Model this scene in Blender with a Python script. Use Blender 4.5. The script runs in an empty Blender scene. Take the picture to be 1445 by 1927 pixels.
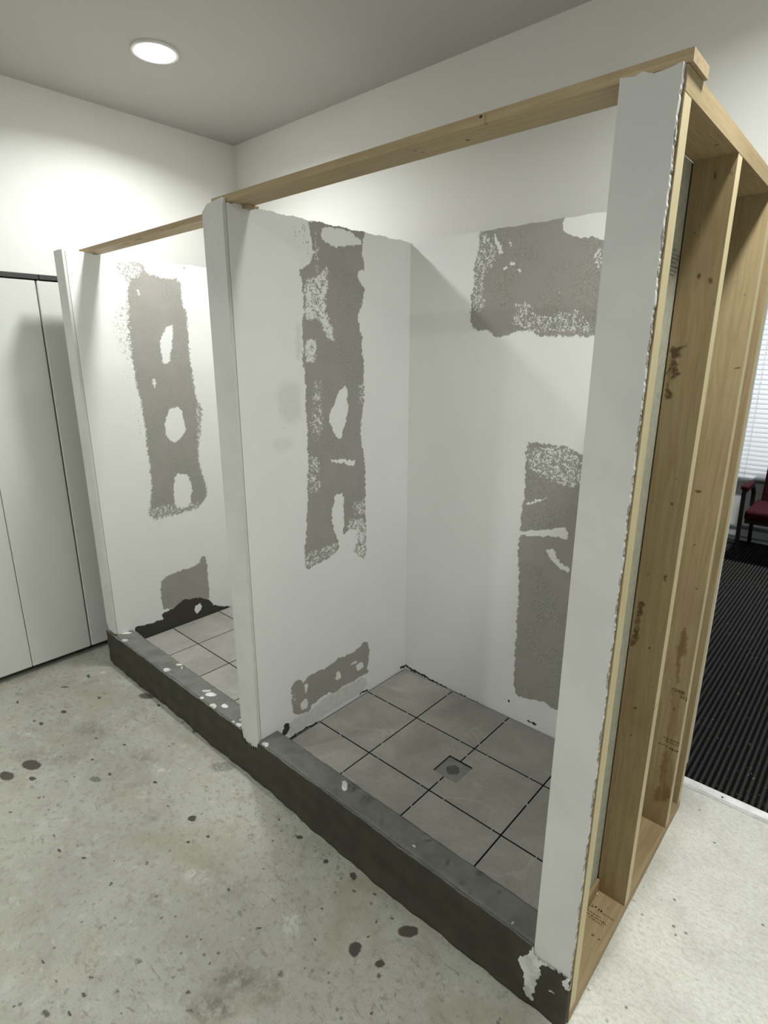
import bpy, bmesh, math, random, json
import numpy as np
from mathutils import Vector, Matrix

random.seed(7)
S = bpy.context.scene
COL = S.collection

# ---------------------------------------------------------------- camera
cam_d = bpy.data.cameras.new('camera')
cam = bpy.data.objects.new('camera', cam_d)
COL.objects.link(cam)
cam.matrix_world = Matrix(((0.743718, -0.182964, 0.642968, 1.6559),
                           (0.668490, 0.200367, -0.716222, -1.0996),
                           (0.002213, 0.962485, 0.271326, 1.6872),
                           (0, 0, 0, 1)))
cam_d.sensor_fit = 'HORIZONTAL'
cam_d.sensor_width = 36.0
cam_d.lens = 1064.9 / 1445.0 * 36.0
cam_d.clip_start = 0.02
S.camera = cam

# ---------------------------------------------------------------- daylight outside the office window
W = bpy.data.worlds.new('overcast_sky')
S.world = W
W.use_nodes = True
bg = W.node_tree.nodes['Background']
bg.inputs[0].default_value = (0.95, 0.98, 1.0, 1)
bg.inputs[1].default_value = 1.5

LAMP_W = 19.2                    # output of each recessed LED downlight
LAMP_SPREAD = math.radians(153)  # the downlights' beam
LAMP_COLOR = (0.985, 1.0, 0.965)
S.view_settings.view_transform = 'Standard'
S.view_settings.look = 'None'
S.view_settings.gamma = 1.0
S.view_settings.use_curve_mapping = False
S.view_settings.exposure = 0.0

# ---------------------------------------------------------------- main dimensions (metres)
L0, L1 = -1.400, -1.302          # left end partition
M0, M1 = -0.1167, 0.0            # middle partition
R0, R1 = 1.203, 1.3067           # framed right end wall
H = 2.133                        # height of the partitions
HC, ZT, D, CW = 0.1936, 0.115, 0.9102, 0.098   # curb height, tile level, stall depth, curb width
CEIL, XL, YB = 2.878, -1.600, 1.170
DW = 0.0127                      # drywall thickness

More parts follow.
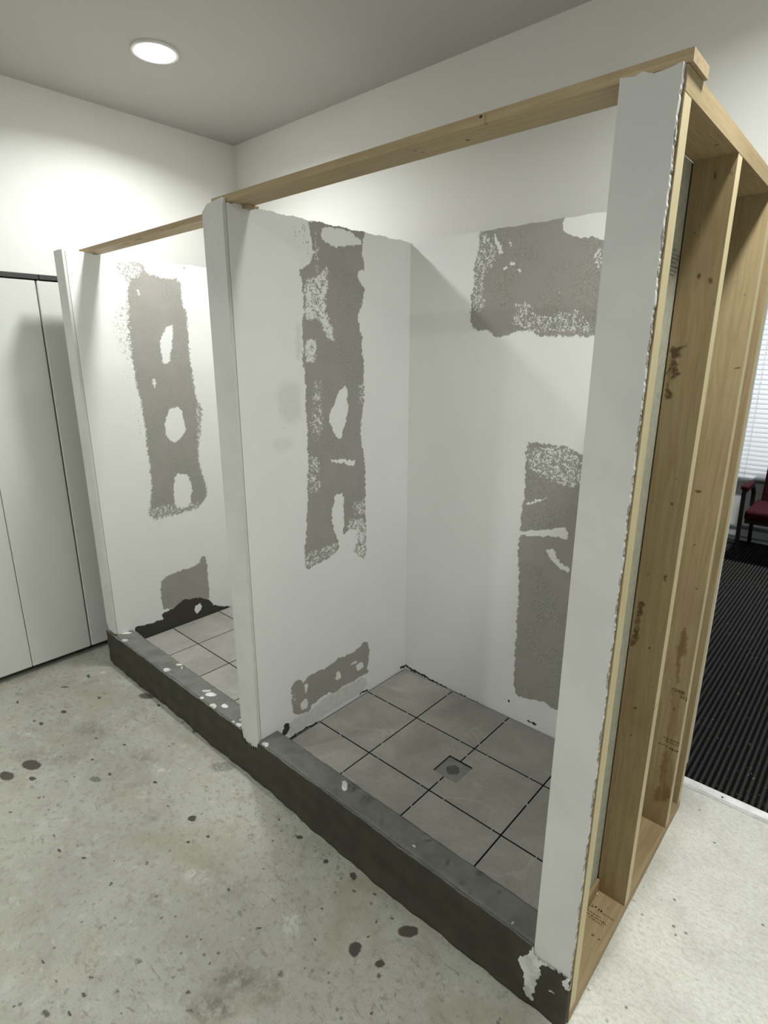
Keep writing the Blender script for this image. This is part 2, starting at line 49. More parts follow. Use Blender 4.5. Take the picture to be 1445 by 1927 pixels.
DATA = json.loads(r'''{"M":[[1,0.009,[[0.3454,2.1382],[0.625,2.1388],[0.6281,2.128],[0.6128,2.0691],[0.627,2.0184],[0.6257,1.9004],[0.5884,1.8329],[0.5976,1.7782],[0.6172,1.734],[0.6034,1.7112],[0.6229,1.6311],[0.6153,1.5613],[0.6215,1.4899],[0.5961,1.4076],[0.6021,1.3276],[0.6275,1.1922],[0.6209,1.0766],[0.6294,0.7871],[0.5556,0.8377],[0.5034,0.9049],[0.4424,0.8746],[0.3673,0.8562],[0.269,0.8399],[0.2724,0.9137],[0.291,1.0555],[0.3084,1.3095],[0.304,1.5305],[0.3061,1.6361],[0.2954,1.6467],[0.3017,1.7794],[0.3138,1.9183],[0.2909,1.969],[0.3524,1.9897],[0.3655,2.0393],[0.3497,2.0847]]],[-0.1,0.012,[[0.3147,1.9377],[0.3933,1.9644],[0.4306,2.0078],[0.4349,1.918],[0.4178,1.8454],[0.4601,1.7635],[0.4588,1.7207],[0.4138,1.7307],[0.3871,1.8029],[0.3091,1.7897]]],[-0.1,0.012,[[0.3067,1.7391],[0.3702,1.7404],[0.3665,1.6458],[0.3026,1.6518]]],[0.2,0.015,[[0.3426,1.5931],[0.394,1.5915],[0.3927,1.3451],[0.3104,1.3544]]],[0.15,0.012,[[0.3055,1.3099],[0.3681,1.3018],[0.37,1.148],[0.3012,1.1487]]],[0.2,0.01,[[0.5846,1.5741],[0.6225,1.5845],[0.6177,1.4662],[0.5745,1.4691]]],[-0.4,0.012,[[0.2731,2.126],[0.3452,2.1354],[0.3524,1.9897],[0.2977,1.9725],[0.2684,2.0368]]],[0.2,0.01,[[0.3652,2.1291],[0.397,2.0624],[0.3929,1.9545],[0.365,1.9618]]],[0.1,0.01,[[0.2724,0.9137],[0.4523,0.9242],[0.4508,0.8724],[0.269,0.8399]]],[0.0,0.012,[[0.4971,1.0107],[0.6219,0.9969],[0.6294,0.7871],[0.5378,0.8559]]],[0.1,0.01,[[0.5419,1.0786],[0.6227,1.0762],[0.6219,0.9969],[0.5408,1.0142]]],[-0.62,0.03,[[0.172,1.5882],[0.279,1.595],[0.2858,1.4453],[0.2138,1.3978],[0.1443,1.352]]],[-0.55,0.01,[[0.2684,1.7882],[0.2995,1.7893],[0.2926,1.6467],[0.2679,1.647]]],[-1,0.003,[[0.409,2.1215],[0.4855,2.1278],[0.5612,2.1237],[0.6164,2.0955],[0.6114,2.0845],[0.5448,2.0761],[0.4688,2.0616],[0.4184,2.07],[0.4025,2.0967]]],[-1,0.003,[[0.5098,1.5596],[0.5224,1.542],[0.5214,1.4959],[0.5324,1.4661],[0.5065,1.4153],[0.4885,1.3521],[0.464,1.3488],[0.4335,1.3986],[0.419,1.4343],[0.436,1.4785],[0.452,1.4888],[0.4772,1.5384]]],[-0.6,0.003,[[0.4139,1.2782],[0.5625,1.2545],[0.562,1.2272],[0.5108,1.2407],[0.4293,1.2643]]],[-1,0.003,[[0.4496,1.1275],[0.4945,1.1193],[0.4926,1.0373],[0.4867,0.9352],[0.4523,0.9242],[0.429,0.9876],[0.4231,1.0643]]],[-0.8,0.006,[[0.4528,0.9435],[0.5576,0.958],[0.5748,0.9004],[0.5377,0.8492],[0.4593,0.8701]]],[-0.7,0.004,[[0.5826,1.9876],[0.6317,1.9977],[0.6344,1.9281],[0.6063,1.9421]]],[-0.7,0.004,[[0.5852,1.8382],[0.6222,1.8784],[0.6217,1.8345],[0.6009,1.7783]]],[0.8,0.007,[[0.6229,0.3941],[0.6401,0.344],[0.6432,0.2881],[0.6251,0.2411],[0.6391,0.2126],[0.6001,0.2138],[0.5043,0.2149],[0.4649,0.2203],[0.4132,0.2107],[0.3822,0.2259],[0.3272,0.2271],[0.2791,0.2153],[0.2754,0.1967],[0.2149,0.1978],[0.1722,0.2354],[0.1717,0.3291],[0.1849,0.3713],[0.2232,0.3679],[0.239,0.3458],[0.2625,0.3644],[0.3205,0.3627],[0.3928,0.3606],[0.4431,0.3745],[0.4944,0.368],[0.5472,0.3614]]],[-1,0.003,[[0.2414,0.3372],[0.2609,0.3279],[0.2564,0.2926],[0.2452,0.2981]]],[-1,0.003,[[0.4287,0.3084],[0.4476,0.305],[0.4562,0.2642],[0.4276,0.2697]]],[-0.5,0.003,[[0.5528,0.2897],[0.6009,0.2901],[0.6041,0.256],[0.559,0.2545]]],[-0.3,0.003,[[0.5064,0.3155],[0.5397,0.3168],[0.5666,0.3051],[0.5596,0.292]]],[-0.4,0.003,[[0.2123,0.2595],[0.2581,0.2666],[0.2618,0.2191],[0.2211,0.2097]]],[0.2,0.003,[[0.1728,0.348],[0.2048,0.3326],[0.2019,0.2748],[0.175,0.2883]]]],"Mmort":[[1,0.003,[[0.138,0.2088],[0.1558,0.1867],[0.1573,0.1632],[0.1316,0.1424],[0.1087,0.1653]]],[1,0.003,[[0.8683,0.1409],[0.9094,0.1345],[0.9222,0.1199],[0.8726,0.1241]]],[1,0.003,[[0.571,0.1278],[0.6277,0.1282],[0.6348,0.1163],[0.5709,0.1194]]],[1,0.003,[[0.1388,0.1256],[0.3231,0.1194],[0.3289,0.111],[0.149,0.1122]]]],"Mskim":[[1,0.006,[[0.1427,0.1963],[0.2783,0.1952],[0.3882,0.2177],[0.4778,0.2114],[0.6141,0.2073],[0.6349,0.1304],[0.3233,0.1245],[0.1605,0.1209],[0.1453,0.1447]]],[0.55,0.02,[[0.1778,1.5779],[0.2785,1.5846],[0.2835,1.4563],[0.2223,1.4292],[0.1781,1.4751]]],[0.45,0.008,[[0.2684,1.7882],[0.2967,1.7892],[0.2904,1.6571],[0.2684,1.6573]]],[0.35,0.012,[[0.1328,1.3745],[0.2268,1.3856],[0.2383,1.3406],[0.1567,1.3397]]]],"L":[[0.9,0.022,[[0.3027,2.1182],[0.3749,2.1205],[0.394,2.0726],[0.468,2.0569],[0.5742,2.0606],[0.5751,1.9364],[0.5969,1.8773],[0.5888,1.6543],[0.6003,1.5522],[0.6096,1.4215],[0.6354,1.38],[0.6065,1.2342],[0.5886,1.1266],[0.6007,1.0134],[0.6349,0.879],[0.5654,0.8054],[0.4144,0.7938],[0.2602,0.7925],[0.2981,1.0069],[0.2931,1.1384],[0.294,1.3163],[0.2843,1.4528],[0.2654,1.6092],[0.255,1.7255],[0.2596,1.8619],[0.288,1.9969]]],[-0.25,0.03,[[0.1718,1.8579],[0.2853,1.9747],[0.2654,1.6092],[0.2266,1.4919],[0.294,1.3163],[0.2539,1.1945],[0.2397,1.3947],[0.2168,1.61],[0.1866,1.7473]]],[0,0.02,[[0.2208,2.1093],[0.3749,2.1205],[0.3677,2.059],[0.2893,2.008],[0.246,2.037]]],[-1,0.006,[[0.3804,2.1156],[0.5952,2.1325],[0.5966,2.0802],[0.4942,2.0592],[0.4185,2.0693]]],[0,0.01,[[0.5537,2.1224],[0.6222,2.1295],[0.6054,2.0985]]],[0.15,0.02,[[0.5949,1.4223],[0.6454,1.406],[0.6176,1.192],[0.5851,1.1683]]],[0.15,0.02,[[0.2634,0.8798],[0.5695,0.8479],[0.5654,0.8054],[0.2602,0.7925]]],[-1,0.012,[[0.4675,1.8121],[0.5131,1.8256],[0.492,1.7283],[0.468,1.6304],[0.4338,1.6247],[0.4226,1.7035],[0.4358,1.7636]]],[-1,0.012,[[0.4426,1.3931],[0.5056,1.3953],[0.5299,1.2819],[0.5031,1.2314],[0.4497,1.1974],[0.4057,1.2416],[0.4072,1.319]]],[-1,0.012,[[0.4386,1.0245],[0.5109,1.0202],[0.5343,0.9256],[0.5069,0.8315],[0.4259,0.8336],[0.4147,0.9328]]],[-1,0.012,[[0.3658,1.5468],[0.386,1.5522],[0.3747,1.5097],[0.3656,1.51]]],[-1,0.012,[[0.3283,1.9834],[0.3468,1.9848],[0.3435,1.9565]]],[0.8,0.011,[[0.2839,0.4486],[0.5321,0.4573],[0.544,0.4995],[0.5843,0.5038],[0.5843,0.2391],[0.5735,0.2109],[0.4958,0.245],[0.282,0.2348],[0.276,0.3116]]]],"Lmort":[[1,0.004,[[0.2743,0.2301],[0.3563,0.2389],[0.4047,0.2681],[0.4966,0.2526],[0.5742,0.2186],[0.6103,0.1581],[0.7018,0.1262],[0.734,0.09],[0.4649,0.0904],[0.311,0.0943],[0.1668,0.0979],[0.0964,0.1998],[0.151,0.201],[0.2052,0.188],[0.2487,0.1943],[0.2769,0.1884]]],[-1,0.003,[[0.4753,0.1972],[0.5169,0.2143],[0.5203,0.1656],[0.4863,0.146]]]],"K":[[0.8,0.01,[[0.3374,2.1375],[0.3956,2.1397],[0.4794,2.1418],[0.6517,2.1383],[0.8428,2.1365],[0.8867,1.7416],[0.8254,1.7444],[0.7129,1.7406],[0.6954,1.7485],[0.6445,1.7416],[0.6269,1.7419],[0.5893,1.766],[0.5437,1.767],[0.4693,1.7483],[0.425,1.749],[0.4035,1.7741],[0.3267,1.7717],[0.3083,1.8227],[0.3166,1.864],[0.3092,1.9056],[0.3289,1.9248],[0.3198,1.9981],[0.3332,2.0327],[0.3409,2.0751]]],[-1,0.004,[[0.6778,2.1399],[0.8425,2.1398],[0.8528,2.0467],[0.7772,2.0606],[0.7018,2.0764],[0.6821,2.0945]]],[-1,0.002,[[0.4019,2.1162],[0.4119,2.1093],[0.4519,2.0404],[0.4302,2.0464]]],[-1,0.002,[[0.4618,2.0996],[0.4824,2.0674],[0.4758,2.0644]]],[-1,0.002,[[0.4484,1.9871],[0.4616,2.0014],[0.4715,1.9928],[0.4583,1.9805]]],[-0.8,0.002,[[0.4751,2.0078],[0.5025,2.0109],[0.4989,1.998],[0.4803,1.9997]]],[-0.3,0.002,[[0.5041,1.99],[0.527,1.988],[0.5281,1.9728],[0.5095,1.9781]]],[0.15,0.012,[[0.3303,2.1307],[0.3819,2.1281],[0.404,2.0836],[0.4403,2.0378],[0.3711,1.9819],[0.3794,1.8406],[0.3177,1.8432],[0.3198,1.9981],[0.3358,2.0756]]],[0.15,0.012,[[0.4988,1.871],[0.572,1.871],[0.6211,1.8114],[0.7523,1.8433],[0.8137,1.7829],[0.8254,1.7444],[0.5062,1.7678]]],[0,0.006,[[0.7939,2.0094],[0.8209,2.037],[0.8294,1.9581],[0.8105,1.9597]]],[0.95,0.009,[[0.5938,1.3476],[0.6659,1.3574],[0.7135,1.3493],[0.7813,1.3513],[0.8165,1.3287],[0.8715,1.3143],[0.978,0.2983],[0.8249,0.2457],[0.7585,0.2636],[0.6383,0.2304],[0.6173,0.2859],[0.6131,0.5354],[0.6099,0.798],[0.5948,0.8577],[0.5979,1.0443],[0.607,1.1769]]],[0.1,0.012,[[0.6008,1.3371],[0.7807,1.3566],[0.8293,1.309],[0.84,1.2027],[0.7739,1.1921],[0.6524,1.23],[0.6078,1.2467]]],[-0.3,0.003,[[0.6061,1.1059],[0.6959,1.1451],[0.7083,1.1415],[0.6258,1.0975]]],[-0.7,0.005,[[0.5961,0.9828],[0.7187,1.0211],[0.7875,1.0472],[0.8042,0.993],[0.7331,0.9947],[0.6038,0.9661]]],[-0.8,0.004,[[0.7138,0.9364],[0.7491,0.9508],[0.7656,0.901],[0.8265,0.8809],[0.8168,0.8604],[0.736,0.8935]]]],"Kmort":[[1,0.003,[[-0.0016,0.1361],[0.2891,0.1116],[0.4523,0.1146],[0.4525,0.1101],[0.2893,0.1069],[-0.0111,0.1206]]],[1,0.003,[[0.595,0.1963],[0.609,0.2026],[0.6047,0.1816]]],[1,0.003,[[0.7009,0.1423],[0.7419,0.1422],[0.74,0.1326],[0.6989,0.1326]]]],"spots":[[[-0.8049,-0.5952],[0.0316,0.0286],[0.0352,-0.0108],0.8],[[-0.8073,-0.6857],[0.0243,0.022],[0.0309,-0.0085],0.8],[[-0.7119,-0.6199],[0.0128,0.0117],[0.0149,-0.0046],0.8],[[-0.9249,-0.0294],[0.035,0.0317],[0.0309,-0.0151],0.6],[[-0.1938,-0.058],[0.0456,0.0412],[0.0301,-0.0193],0.45],[[-1.3357,-0.1533],[0.0085,0.0077],[0.0215,-0.0084],0.7],[[-1.318,-0.2797],[0.0184,0.0167],[0.0078,-0.0028],0.7],[[-1.4273,-0.462],[0.0201,0.0181],[0.021,-0.0061],0.4],[[-1.355,-0.4889],[0.0069,0.0062],[0.0125,-0.0036],0.7],[[-1.0975,-0.3641],[0.0124,0.0112],[0.0158,-0.0056],0.8],[[-1.0775,-0.4699],[0.0092,0.0084],[0.013,-0.0042],0.7],[[-1.1245,-0.4856],[0.0056,0.0051],[0.0111,-0.0034],0.7],[[-1.0858,-0.1997],[0.007,0.0063],[0.0117,-0.0048],0.8],[[-1.1084,-0.1641],[0.0141,0.0128],[0.0119,-0.0049],0.4],[[-0.7758,-0.338],[0.0071,0.0064],[0.0075,-0.0031],0.7],[[-0.502,-0.3955],[0.0065,0.0059],[0.0092,-0.0039],0.7],[[-0.5156,-0.4485],[0.0225,0.0203],[0.0214,-0.0086],0.5],[[-0.1485,-0.6051],[0.0082,0.0074],[0.0199,-0.0079],0.35],[[-0.213,-0.5885],[0.0098,0.0088],[0.0234,-0.0093],0.3],[[-0.1579,-0.6323],[0.0061,0.0055],[0.0067,-0.0025],0.8],[[-0.0372,-0.2896],[0.0118,0.0106],[0.0136,-0.0079],0.9],[[-0.0293,-0.25],[0.003,0.0027],[0.0046,-0.0028],0.9],[[0.0806,-0.2956],[0.005,0.0045],[0.0072,-0.0044],0.8],[[0.0505,-0.3537],[0.0056,0.0051],[0.0063,-0.0036],0.7],[[-0.3181,-0.2921],[0.0072,0.0065],[0.0084,-0.0043],0.9],[[-0.254,-0.6753],[0.0062,0.0056],[0.0083,-0.0029],0.9],[[0.0118,-0.6143],[0.0039,0.0035],[0.0068,-0.0029],1],[[-0.3353,-0.6648],[0.0057,0.0051],[0.0063,-0.0021],0.7],[[0.0233,-0.4958],[0.0027,0.0024],[0.006,-0.0029],0.9],[[-0.069,-0.5664],[0.002,0.0019],[0.0032,-0.0013],0.8],[[0.3173,-0.3643],[0.0058,0.0052],[0.0073,-0.0048],0.7],[[0.2059,-0.0718],[0.0037,0.0033],[0.004,-0.0031],0.9],[[0.3264,-0.0737],[0.01,0.009],[0.0072,-0.0059],0.9],[[0.4747,-0.0799],[0.0074,0.0067],[0.0085,-0.0078],0.7],[[0.5203,-0.0668],[0.0053,0.0048],[0.0059,-0.0057],0.5],[[0.5848,-0.055],[0.0092,0.0083],[0.0112,-0.0112],0.9],[[0.4152,-0.0757],[0.0034,0.0031],[0.0033,-0.0029],0.8],[[0.3218,-0.1481],[0.0035,0.0031],[0.0036,-0.0028],0.8],[[0.3381,-0.2409],[0.004,0.0036],[0.005,-0.0037],0.7],[[0.6244,-0.091],[0.0032,0.0028],[0.0026,-0.0027],0.9],[[0.682,-0.0555],[0.0031,0.0029],[0.0025,-0.0027],0.9],[[0.5938,-0.2021],[0.0031,0.0028],[0.0026,-0.0024],0.8],[[0.5496,-0.2384],[0.0038,0.0034],[0.0135,-0.0114],0.5],[[0.7576,-0.2228],[0.0139,0.0125],[0.016,-0.0162],0.85],[[0.8403,-0.2038],[0.0112,0.0102],[0.0087,-0.0096],0.85],[[0.8592,-0.2301],[0.0067,0.006],[0.0076,-0.0083],0.6],[[0.6503,-0.2828],[0.0041,0.0037],[0.0042,-0.0037],0.7],[[0.764,-0.1696],[0.0029,0.0027],[0.0027,-0.0029],0.8],[[0.4991,-0.3735],[0.0036,0.0032],[0.0041,-0.003],0.7],[[0.6517,-0.4125],[0.01,0.009],[0.009,-0.007],0.5],[[0.3187,-0.6662],[0.0102,0.0092],[0.01,-0.0047],0.5],[[0.4339,-0.6183],[0.0055,0.0049],[0.0059,-0.0032],0.55],[[0.4999,-0.6113],[0.0065,0.0059],[0.0067,-0.0038],0.65],[[0.141,-0.6515],[0.0049,0.0044],[0.0051,-0.0022],0.7],[[0.2666,-0.7739],[0.0077,0.007],[0.0043,-0.0017],0.6],[[0.2979,-0.805],[0.0064,0.0058],[0.0048,-0.0019],0.7],[[0.3512,-0.7409],[0.0064,0.0059],[0.0053,-0.0023],0.5],[[0.2062,-0.8442],[0.0033,0.003],[0.0037,-0.0012],0.8],[[0.1181,-0.847],[0.0034,0.003],[0.0057,-0.0018],0.8],[[0.1103,-0.8968],[0.0028,0.0025],[0.0032,-0.001],0.9],[[0.1927,-0.9451],[0.0036,0.0033],[0.0071,-0.002],0.9],[[0.269,-0.8916],[0.0104,0.0094],[0.0108,-0.0035],0.6],[[0.3161,-0.8508],[0.0041,0.0038],[0.0059,-0.0021],0.9],[[0.4219,-0.7579],[0.0042,0.0038],[0.0037,-0.0016],0.7],[[0.9119,-0.3137],[0.0037,0.0033],[0.0034,-0.0036],0.9],[[0.5458,-0.6335],[0.0094,0.0084],[0.008,-0.0046],0.5],[[0.3981,-0.5103],[0.0035,0.0032],[0.0036,-0.0021],0.8],[[0.2059,-0.8144],[0.0028,0.0024],[0.003,-0.0011],0.8],[[-0.6471,-0.4088],[0.0042,0.0038],[0.0068,-0.0027],0.8],[[-0.1537,-0.4722],[0.0029,0.0026],[0.0047,-0.0022],0.7],[[0.8405,-0.0778],[0.0226,0.0204],[0.0113,-0.0137],0.9],[[-0.805,-0.0271],[0.0078,0.0071],[0.0104,-0.0053],0.9],[[-0.4888,-0.0158],[0.0091,0.0082],[0.012,-0.007],0.6],[[-0.484,-0.123],[0.0079,0.0072],[0.0099,-0.0053],0.5],[[-0.6376,-0.2738],[0.0061,0.0056],[0.0088,-0.0039],0.7],[[-0.5922,-0.0177],[0.0074,0.0067],[0.0073,-0.0041],0.6],[[-0.5754,-0.6378],[0.0046,0.0042],[0.006,-0.0019],0.7],[[-0.5754,-0.7362],[0.0045,0.004],[0.0059,-0.0017],0.7],[[-0.1618,-0.3187],[0.0045,0.0041],[0.0062,-0.0033],0.7],[[0.7773,-0.0798],[0.0061,0.0055],[0.0044,-0.0051],0.6],[[0.7493,-0.1221],[0.0037,0.0032],[0.0057,-0.0062],0.7]],"soft":[[[0.5847,-0.59],[0.042,0.0378],[0.0275,-0.017],0.55],[[0.575,-0.5005],[0.0494,0.0446],[0.0261,-0.0177],0.45],[[0.1649,-0.5369],[0.019,0.0171],[0.0303,-0.0153],0.3],[[-0.5012,-0.2547],[0.0424,0.0384],[0.0476,-0.023],0.3],[[-0.8471,-0.327],[0.0544,0.0492],[0.0485,-0.0193],0.35],[[0.6578,-0.4717],[0.043,0.0389],[0.0319,-0.0237],0.3],[[-0.8323,-0.5539],[0.1358,0.1227],[0.0452,-0.0144],0.2]],"white":[[[0.1968,-0.4051],[0.0296,0.0267],[0.0266,-0.0156],0.6],[[0.5622,-0.2966],[0.0241,0.0218],[0.032,-0.0261],0.6],[[-0.366,-0.2518],[0.0205,0.0186],[0.022,-0.0112],0.5],[[-0.3012,-0.362],[0.0195,0.0175],[0.0216,-0.0104],0.5],[[-1.3178,-0.0838],[0.015,0.0136],[0.0108,-0.0045],0.9],[[0.422,-0.3173],[0.005,0.0045],[0.006,-0.0044],0.7],[[0.4902,-0.4273],[0.0035,0.0032],[0.004,-0.0027],0.9],[[-1.023,-0.5367],[0.0224,0.0202],[0.0246,-0.0075],0.4],[[-0.0549,-0.3174],[0.0059,0.0053],[0.0068,-0.0039],0.6]],"ctw":[[[-0.7697,0.0176],[0.0127,0.0115],[0.0159,-0.0084],1],[[-0.7694,0.08],[0.012,0.0108],[0.0087,-0.0048],1],[[-0.7344,0.0773],[0.0037,0.0033],[0.0106,-0.0059],1],[[-0.4661,0.0489],[0.0169,0.0154],[0.0088,-0.0053],1],[[-0.4251,0.0462],[0.0189,0.0171],[0.0129,-0.0079],1],[[-0.4328,0.0067],[0.0083,0.0075],[0.0068,-0.0041],1],[[-0.3422,0.0044],[0.013,0.0117],[0.0145,-0.0089],1],[[-0.3052,0.0403],[0.0114,0.0103],[0.0095,-0.0061],1],[[-0.1722,0.0302],[0.0047,0.0043],[0.0064,-0.0044],1],[[-0.1497,0.0057],[0.0116,0.0104],[0.0098,-0.0067],1],[[-0.1868,0.0],[0.0097,0.0088],[0.0072,-0.0047],0.6],[[0.0326,0.007],[0.0099,0.0089],[0.0097,-0.0072],1],[[-1.2152,0.0098],[0.015,0.0136],[0.0136,-0.0061],1],[[-1.302,0.0455],[0.0306,0.0278],[0.0143,-0.0065],1],[[0.4272,0.0597],[0.0084,0.0076],[0.0168,-0.0162],1],[[0.7725,0.0293],[0.0034,0.0031],[0.0034,-0.0042],1],[[1.1318,0.0159],[0.0024,0.0022],[0.002,-0.0036],1],[[1.0732,0.0225],[0.0303,0.0273],[0.0038,-0.0063],0.25],[[0.4021,-0.0052],[0.0038,0.0035],[0.0051,-0.0046],0.8]],"ctd":[[[0.4537,0.0726],[0.0173,0.0156],[0.0164,-0.0164],0.9],[[0.5287,0.0666],[0.0163,0.0147],[0.0121,-0.0127],0.7],[[0.5227,0.0914],[0.0063,0.0058],[0.0077,-0.0082],0.6],[[0.8871,0.0497],[0.0049,0.0044],[0.0069,-0.0097],0.8],[[0.7941,0.0737],[0.0114,0.0103],[0.0028,-0.0037],0.6],[[0.9597,0.0214],[0.0047,0.0043],[0.0035,-0.0052],0.8],[[0.979,0.0821],[0.0097,0.0087],[0.0053,-0.0083],0.7],[[1.053,0.0691],[0.0062,0.0056],[0.0036,-0.006],0.8],[[0.7663,0.0841],[0.0069,0.0063],[0.0035,-0.0045],0.5],[[0.6264,0.0403],[0.003,0.0027],[0.0268,-0.0296],0.5],[[0.1498,0.0597],[0.0351,0.0317],[0.0152,-0.0124],0.3],[[-0.9552,0.0675],[0.0287,0.026],[0.0239,-0.0122],0.4],[[-0.3083,0.1001],[0.0124,0.0112],[0.024,-0.0161],0.4],[[-0.7351,0.0187],[0.0135,0.0121],[0.0084,-0.0045],0.3]],"cfw":[[1,0.003,[[1.2061,0.2052],[1.2966,0.2859],[1.3036,0.22],[1.297,0.2117],[1.286,0.1839],[1.28,0.1739],[1.2533,0.1596],[1.229,0.1501],[1.228,0.1175],[1.2192,0.0907],[1.2193,0.0442],[1.2179,0.0145],[1.1982,0.0232],[1.1821,0.0311],[1.1948,0.067],[1.1732,0.0978],[1.1622,0.1155],[1.1843,0.1518],[1.201,0.1782]]],[1,0.003,[[1.2817,0.1556],[1.3004,0.1758],[1.3052,0.1431],[1.3013,0.1304]]],[1,0.003,[[1.2505,0.0891],[1.2697,0.0945],[1.2712,0.0859],[1.2529,0.0823]]],[-1,0.002,[[1.2773,0.2041],[1.2843,0.202],[1.303,0.2187],[1.3049,0.1823],[1.2849,0.1587]]],[0.6,0.002,[[-0.1901,0.2044],[-0.1018,0.2295],[-0.1028,0.2053],[-0.1416,0.1919]]],[0.6,0.002,[[-1.2803,0.2139],[-1.0617,0.3129],[-1.0735,0.2946],[-1.2765,0.2003]]]],"s2":[[[1.2669,2.0587],[0.004,-0.0007],[0.0012,-0.0085],0.9],[[1.2967,2.0573],[0.0035,-0.0007],[0.0008,-0.0052],0.7],[[1.2634,1.855],[0.0039,-0.0003],[0.001,-0.007],0.9],[[1.2886,1.8466],[0.0058,-0.0004],[0.0009,-0.0065],0.8],[[1.2401,1.9509],[0.001,-0.0001],[0.0012,-0.009],0.9],[[1.2599,1.7645],[0.0015,0.0],[0.0003,-0.002],0.8],[[1.2998,1.7631],[0.0027,-0.0001],[0.0003,-0.002],1],[[1.3026,1.7919],[0.001,-0.0001],[0.001,-0.007],0.7],[[1.2549,1.9239],[0.0017,-0.0001],[0.0004,-0.0029],0.6],[[1.2769,1.3222],[0.0032,0.0006],[0.0007,-0.0053],0.8],[[1.23,1.3199],[0.0055,0.001],[0.0005,-0.0042],0.5],[[1.277,1.3892],[0.0015,0.0002],[0.0004,-0.0035],0.6],[[1.2946,1.4193],[0.0015,0.0002],[0.0003,-0.0023],0.6],[[1.2869,1.1227],[0.0045,0.0013],[0.0012,-0.0089],0.8],[[1.2855,1.1415],[0.0016,0.0005],[0.0014,-0.0111],0.5],[[1.24,1.1215],[0.0084,0.0023],[0.0007,-0.0057],0.5],[[1.2721,0.9184],[0.0038,0.0014],[0.0006,-0.0043],0.9],[[1.3128,1.0035],[0.002,0.0007],[0.0005,-0.0034],1],[[1.2925,0.8064],[0.0018,0.0007],[0.0003,-0.0024],0.9],[[1.2572,0.7233],[0.004,0.0018],[0.0007,-0.0055],0.7],[[1.3031,0.7425],[0.003,0.0014],[0.0002,-0.0017],0.9],[[1.2576,0.6302],[0.0029,0.0014],[0.0004,-0.0035],0.9],[[1.2769,0.6855],[0.0017,0.0008],[0.002,-0.0171],0.4],[[1.2822,0.4976],[0.0018,0.0011],[0.0004,-0.0036],0.6]],"s2p":[[0.9,0.006,[[1.2223,1.7092],[1.2342,1.7064],[1.2524,1.7037],[1.257,1.7063],[1.2531,1.6985],[1.236,1.6932],[1.253,1.68],[1.2394,1.6773],[1.2395,1.6666],[1.2475,1.664],[1.2462,1.6546],[1.2414,1.6518],[1.2558,1.6401],[1.2437,1.6344],[1.2348,1.6232],[1.2347,1.604],[1.2469,1.5908],[1.233,1.5763],[1.223,1.5813],[1.2261,1.6502]]],[0.9,0.006,[[1.233,1.0478],[1.2482,1.0404],[1.2412,1.0098],[1.2396,0.993],[1.2365,0.9588],[1.2429,0.936],[1.2388,0.9093],[1.2225,0.9054],[1.2242,0.9545],[1.2255,1.0047]]]],"s3":[[[1.2824,2.0026],[0.0014,-0.0002],[0.0003,-0.0023],0.9],[[1.2814,1.8443],[0.0018,-0.0001],[0.0004,-0.0024],0.9],[[1.2551,1.877],[0.0025,-0.0002],[0.0002,-0.0019],0.9],[[1.293,1.6477],[0.0069,0.0002],[0.0005,-0.0035],0.9],[[1.2418,1.2771],[0.0089,0.0014],[0.0008,-0.0054],0.9],[[1.2561,1.1029],[0.0038,0.0009],[0.0004,-0.0034],0.9],[[1.2841,0.9637],[0.0034,0.001],[0.0006,-0.0041],0.9],[[1.2617,0.9442],[0.0028,0.0008],[0.0005,-0.0032],0.7],[[1.2645,0.8077],[0.0024,0.0009],[0.0004,-0.0028],1],[[1.2724,0.5165],[0.0046,0.0022],[0.0008,-0.0056],0.8],[[1.2496,0.6243],[0.002,0.0009],[0.0003,-0.0025],0.8],[[1.2903,0.6415],[0.002,0.0009],[0.0003,-0.0025],0.8],[[1.2686,1.0409],[0.0035,0.0009],[0.0044,-0.0316],0.35]],"s3p":[[0.75,0.004,[[1.2618,0.8218],[1.2742,0.8161],[1.2831,0.7262],[1.2687,0.7232],[1.2706,0.6776],[1.2724,0.6155],[1.265,0.6124],[1.2612,0.6738],[1.2522,0.768]]],[0.4,0.006,[[1.2634,0.5851],[1.292,0.5976],[1.2878,0.4994],[1.2898,0.3507],[1.3073,0.2518],[1.306,0.1572],[1.2555,0.1137],[1.2602,0.1888],[1.2636,0.3079],[1.2627,0.4209]]],[0.8,0.004,[[1.26,0.5782],[1.2661,0.581],[1.2714,0.5242],[1.2673,0.5223]]],[0.8,0.004,[[1.2652,0.3489],[1.2765,0.3492],[1.2812,0.2072],[1.3003,0.2186],[1.3018,0.1546],[1.2541,0.125],[1.2559,0.1862],[1.2682,0.1995],[1.2614,0.2894]]]],"bp":[[[1.2677,0.257],[0.0026,0.0023],[0.0018,-0.0044],1],[[1.2909,0.2543],[0.0017,0.0014],[0.0011,-0.0026],1],[[1.282,0.2116],[0.0022,0.002],[0.0009,-0.0021],0.7],[[1.2974,0.1633],[0.0019,0.0017],[0.0008,-0.002],0.7],[[1.2684,0.3689],[0.0014,0.0012],[0.0008,-0.002],0.8]],"tpu":[[[1.279,0.327],[0.0028,0.0024],[-0.0008,0.0038],1],[[1.2413,0.3448],[0.0015,0.0014],[-0.0012,0.0045],1],[[1.3132,0.1045],[0.0007,0.0005],[-0.0012,0.0053],0.6]]}''')

# ---------------------------------------------------------------- tagging
def tag(o, label=None, cat=None, group=None, kind=None):
    if label: o['label'] = label
    if cat: o['category'] = cat
    if group: o['group'] = group
    if kind: o['kind'] = kind
    return o

def thing(name, loc, label, cat, group=None, kind=None):
    o = bpy.data.objects.new(name, None)
    o.empty_display_size = 0.1
    COL.objects.link(o)
    o.location = loc
    return tag(o, label, cat, group, kind)

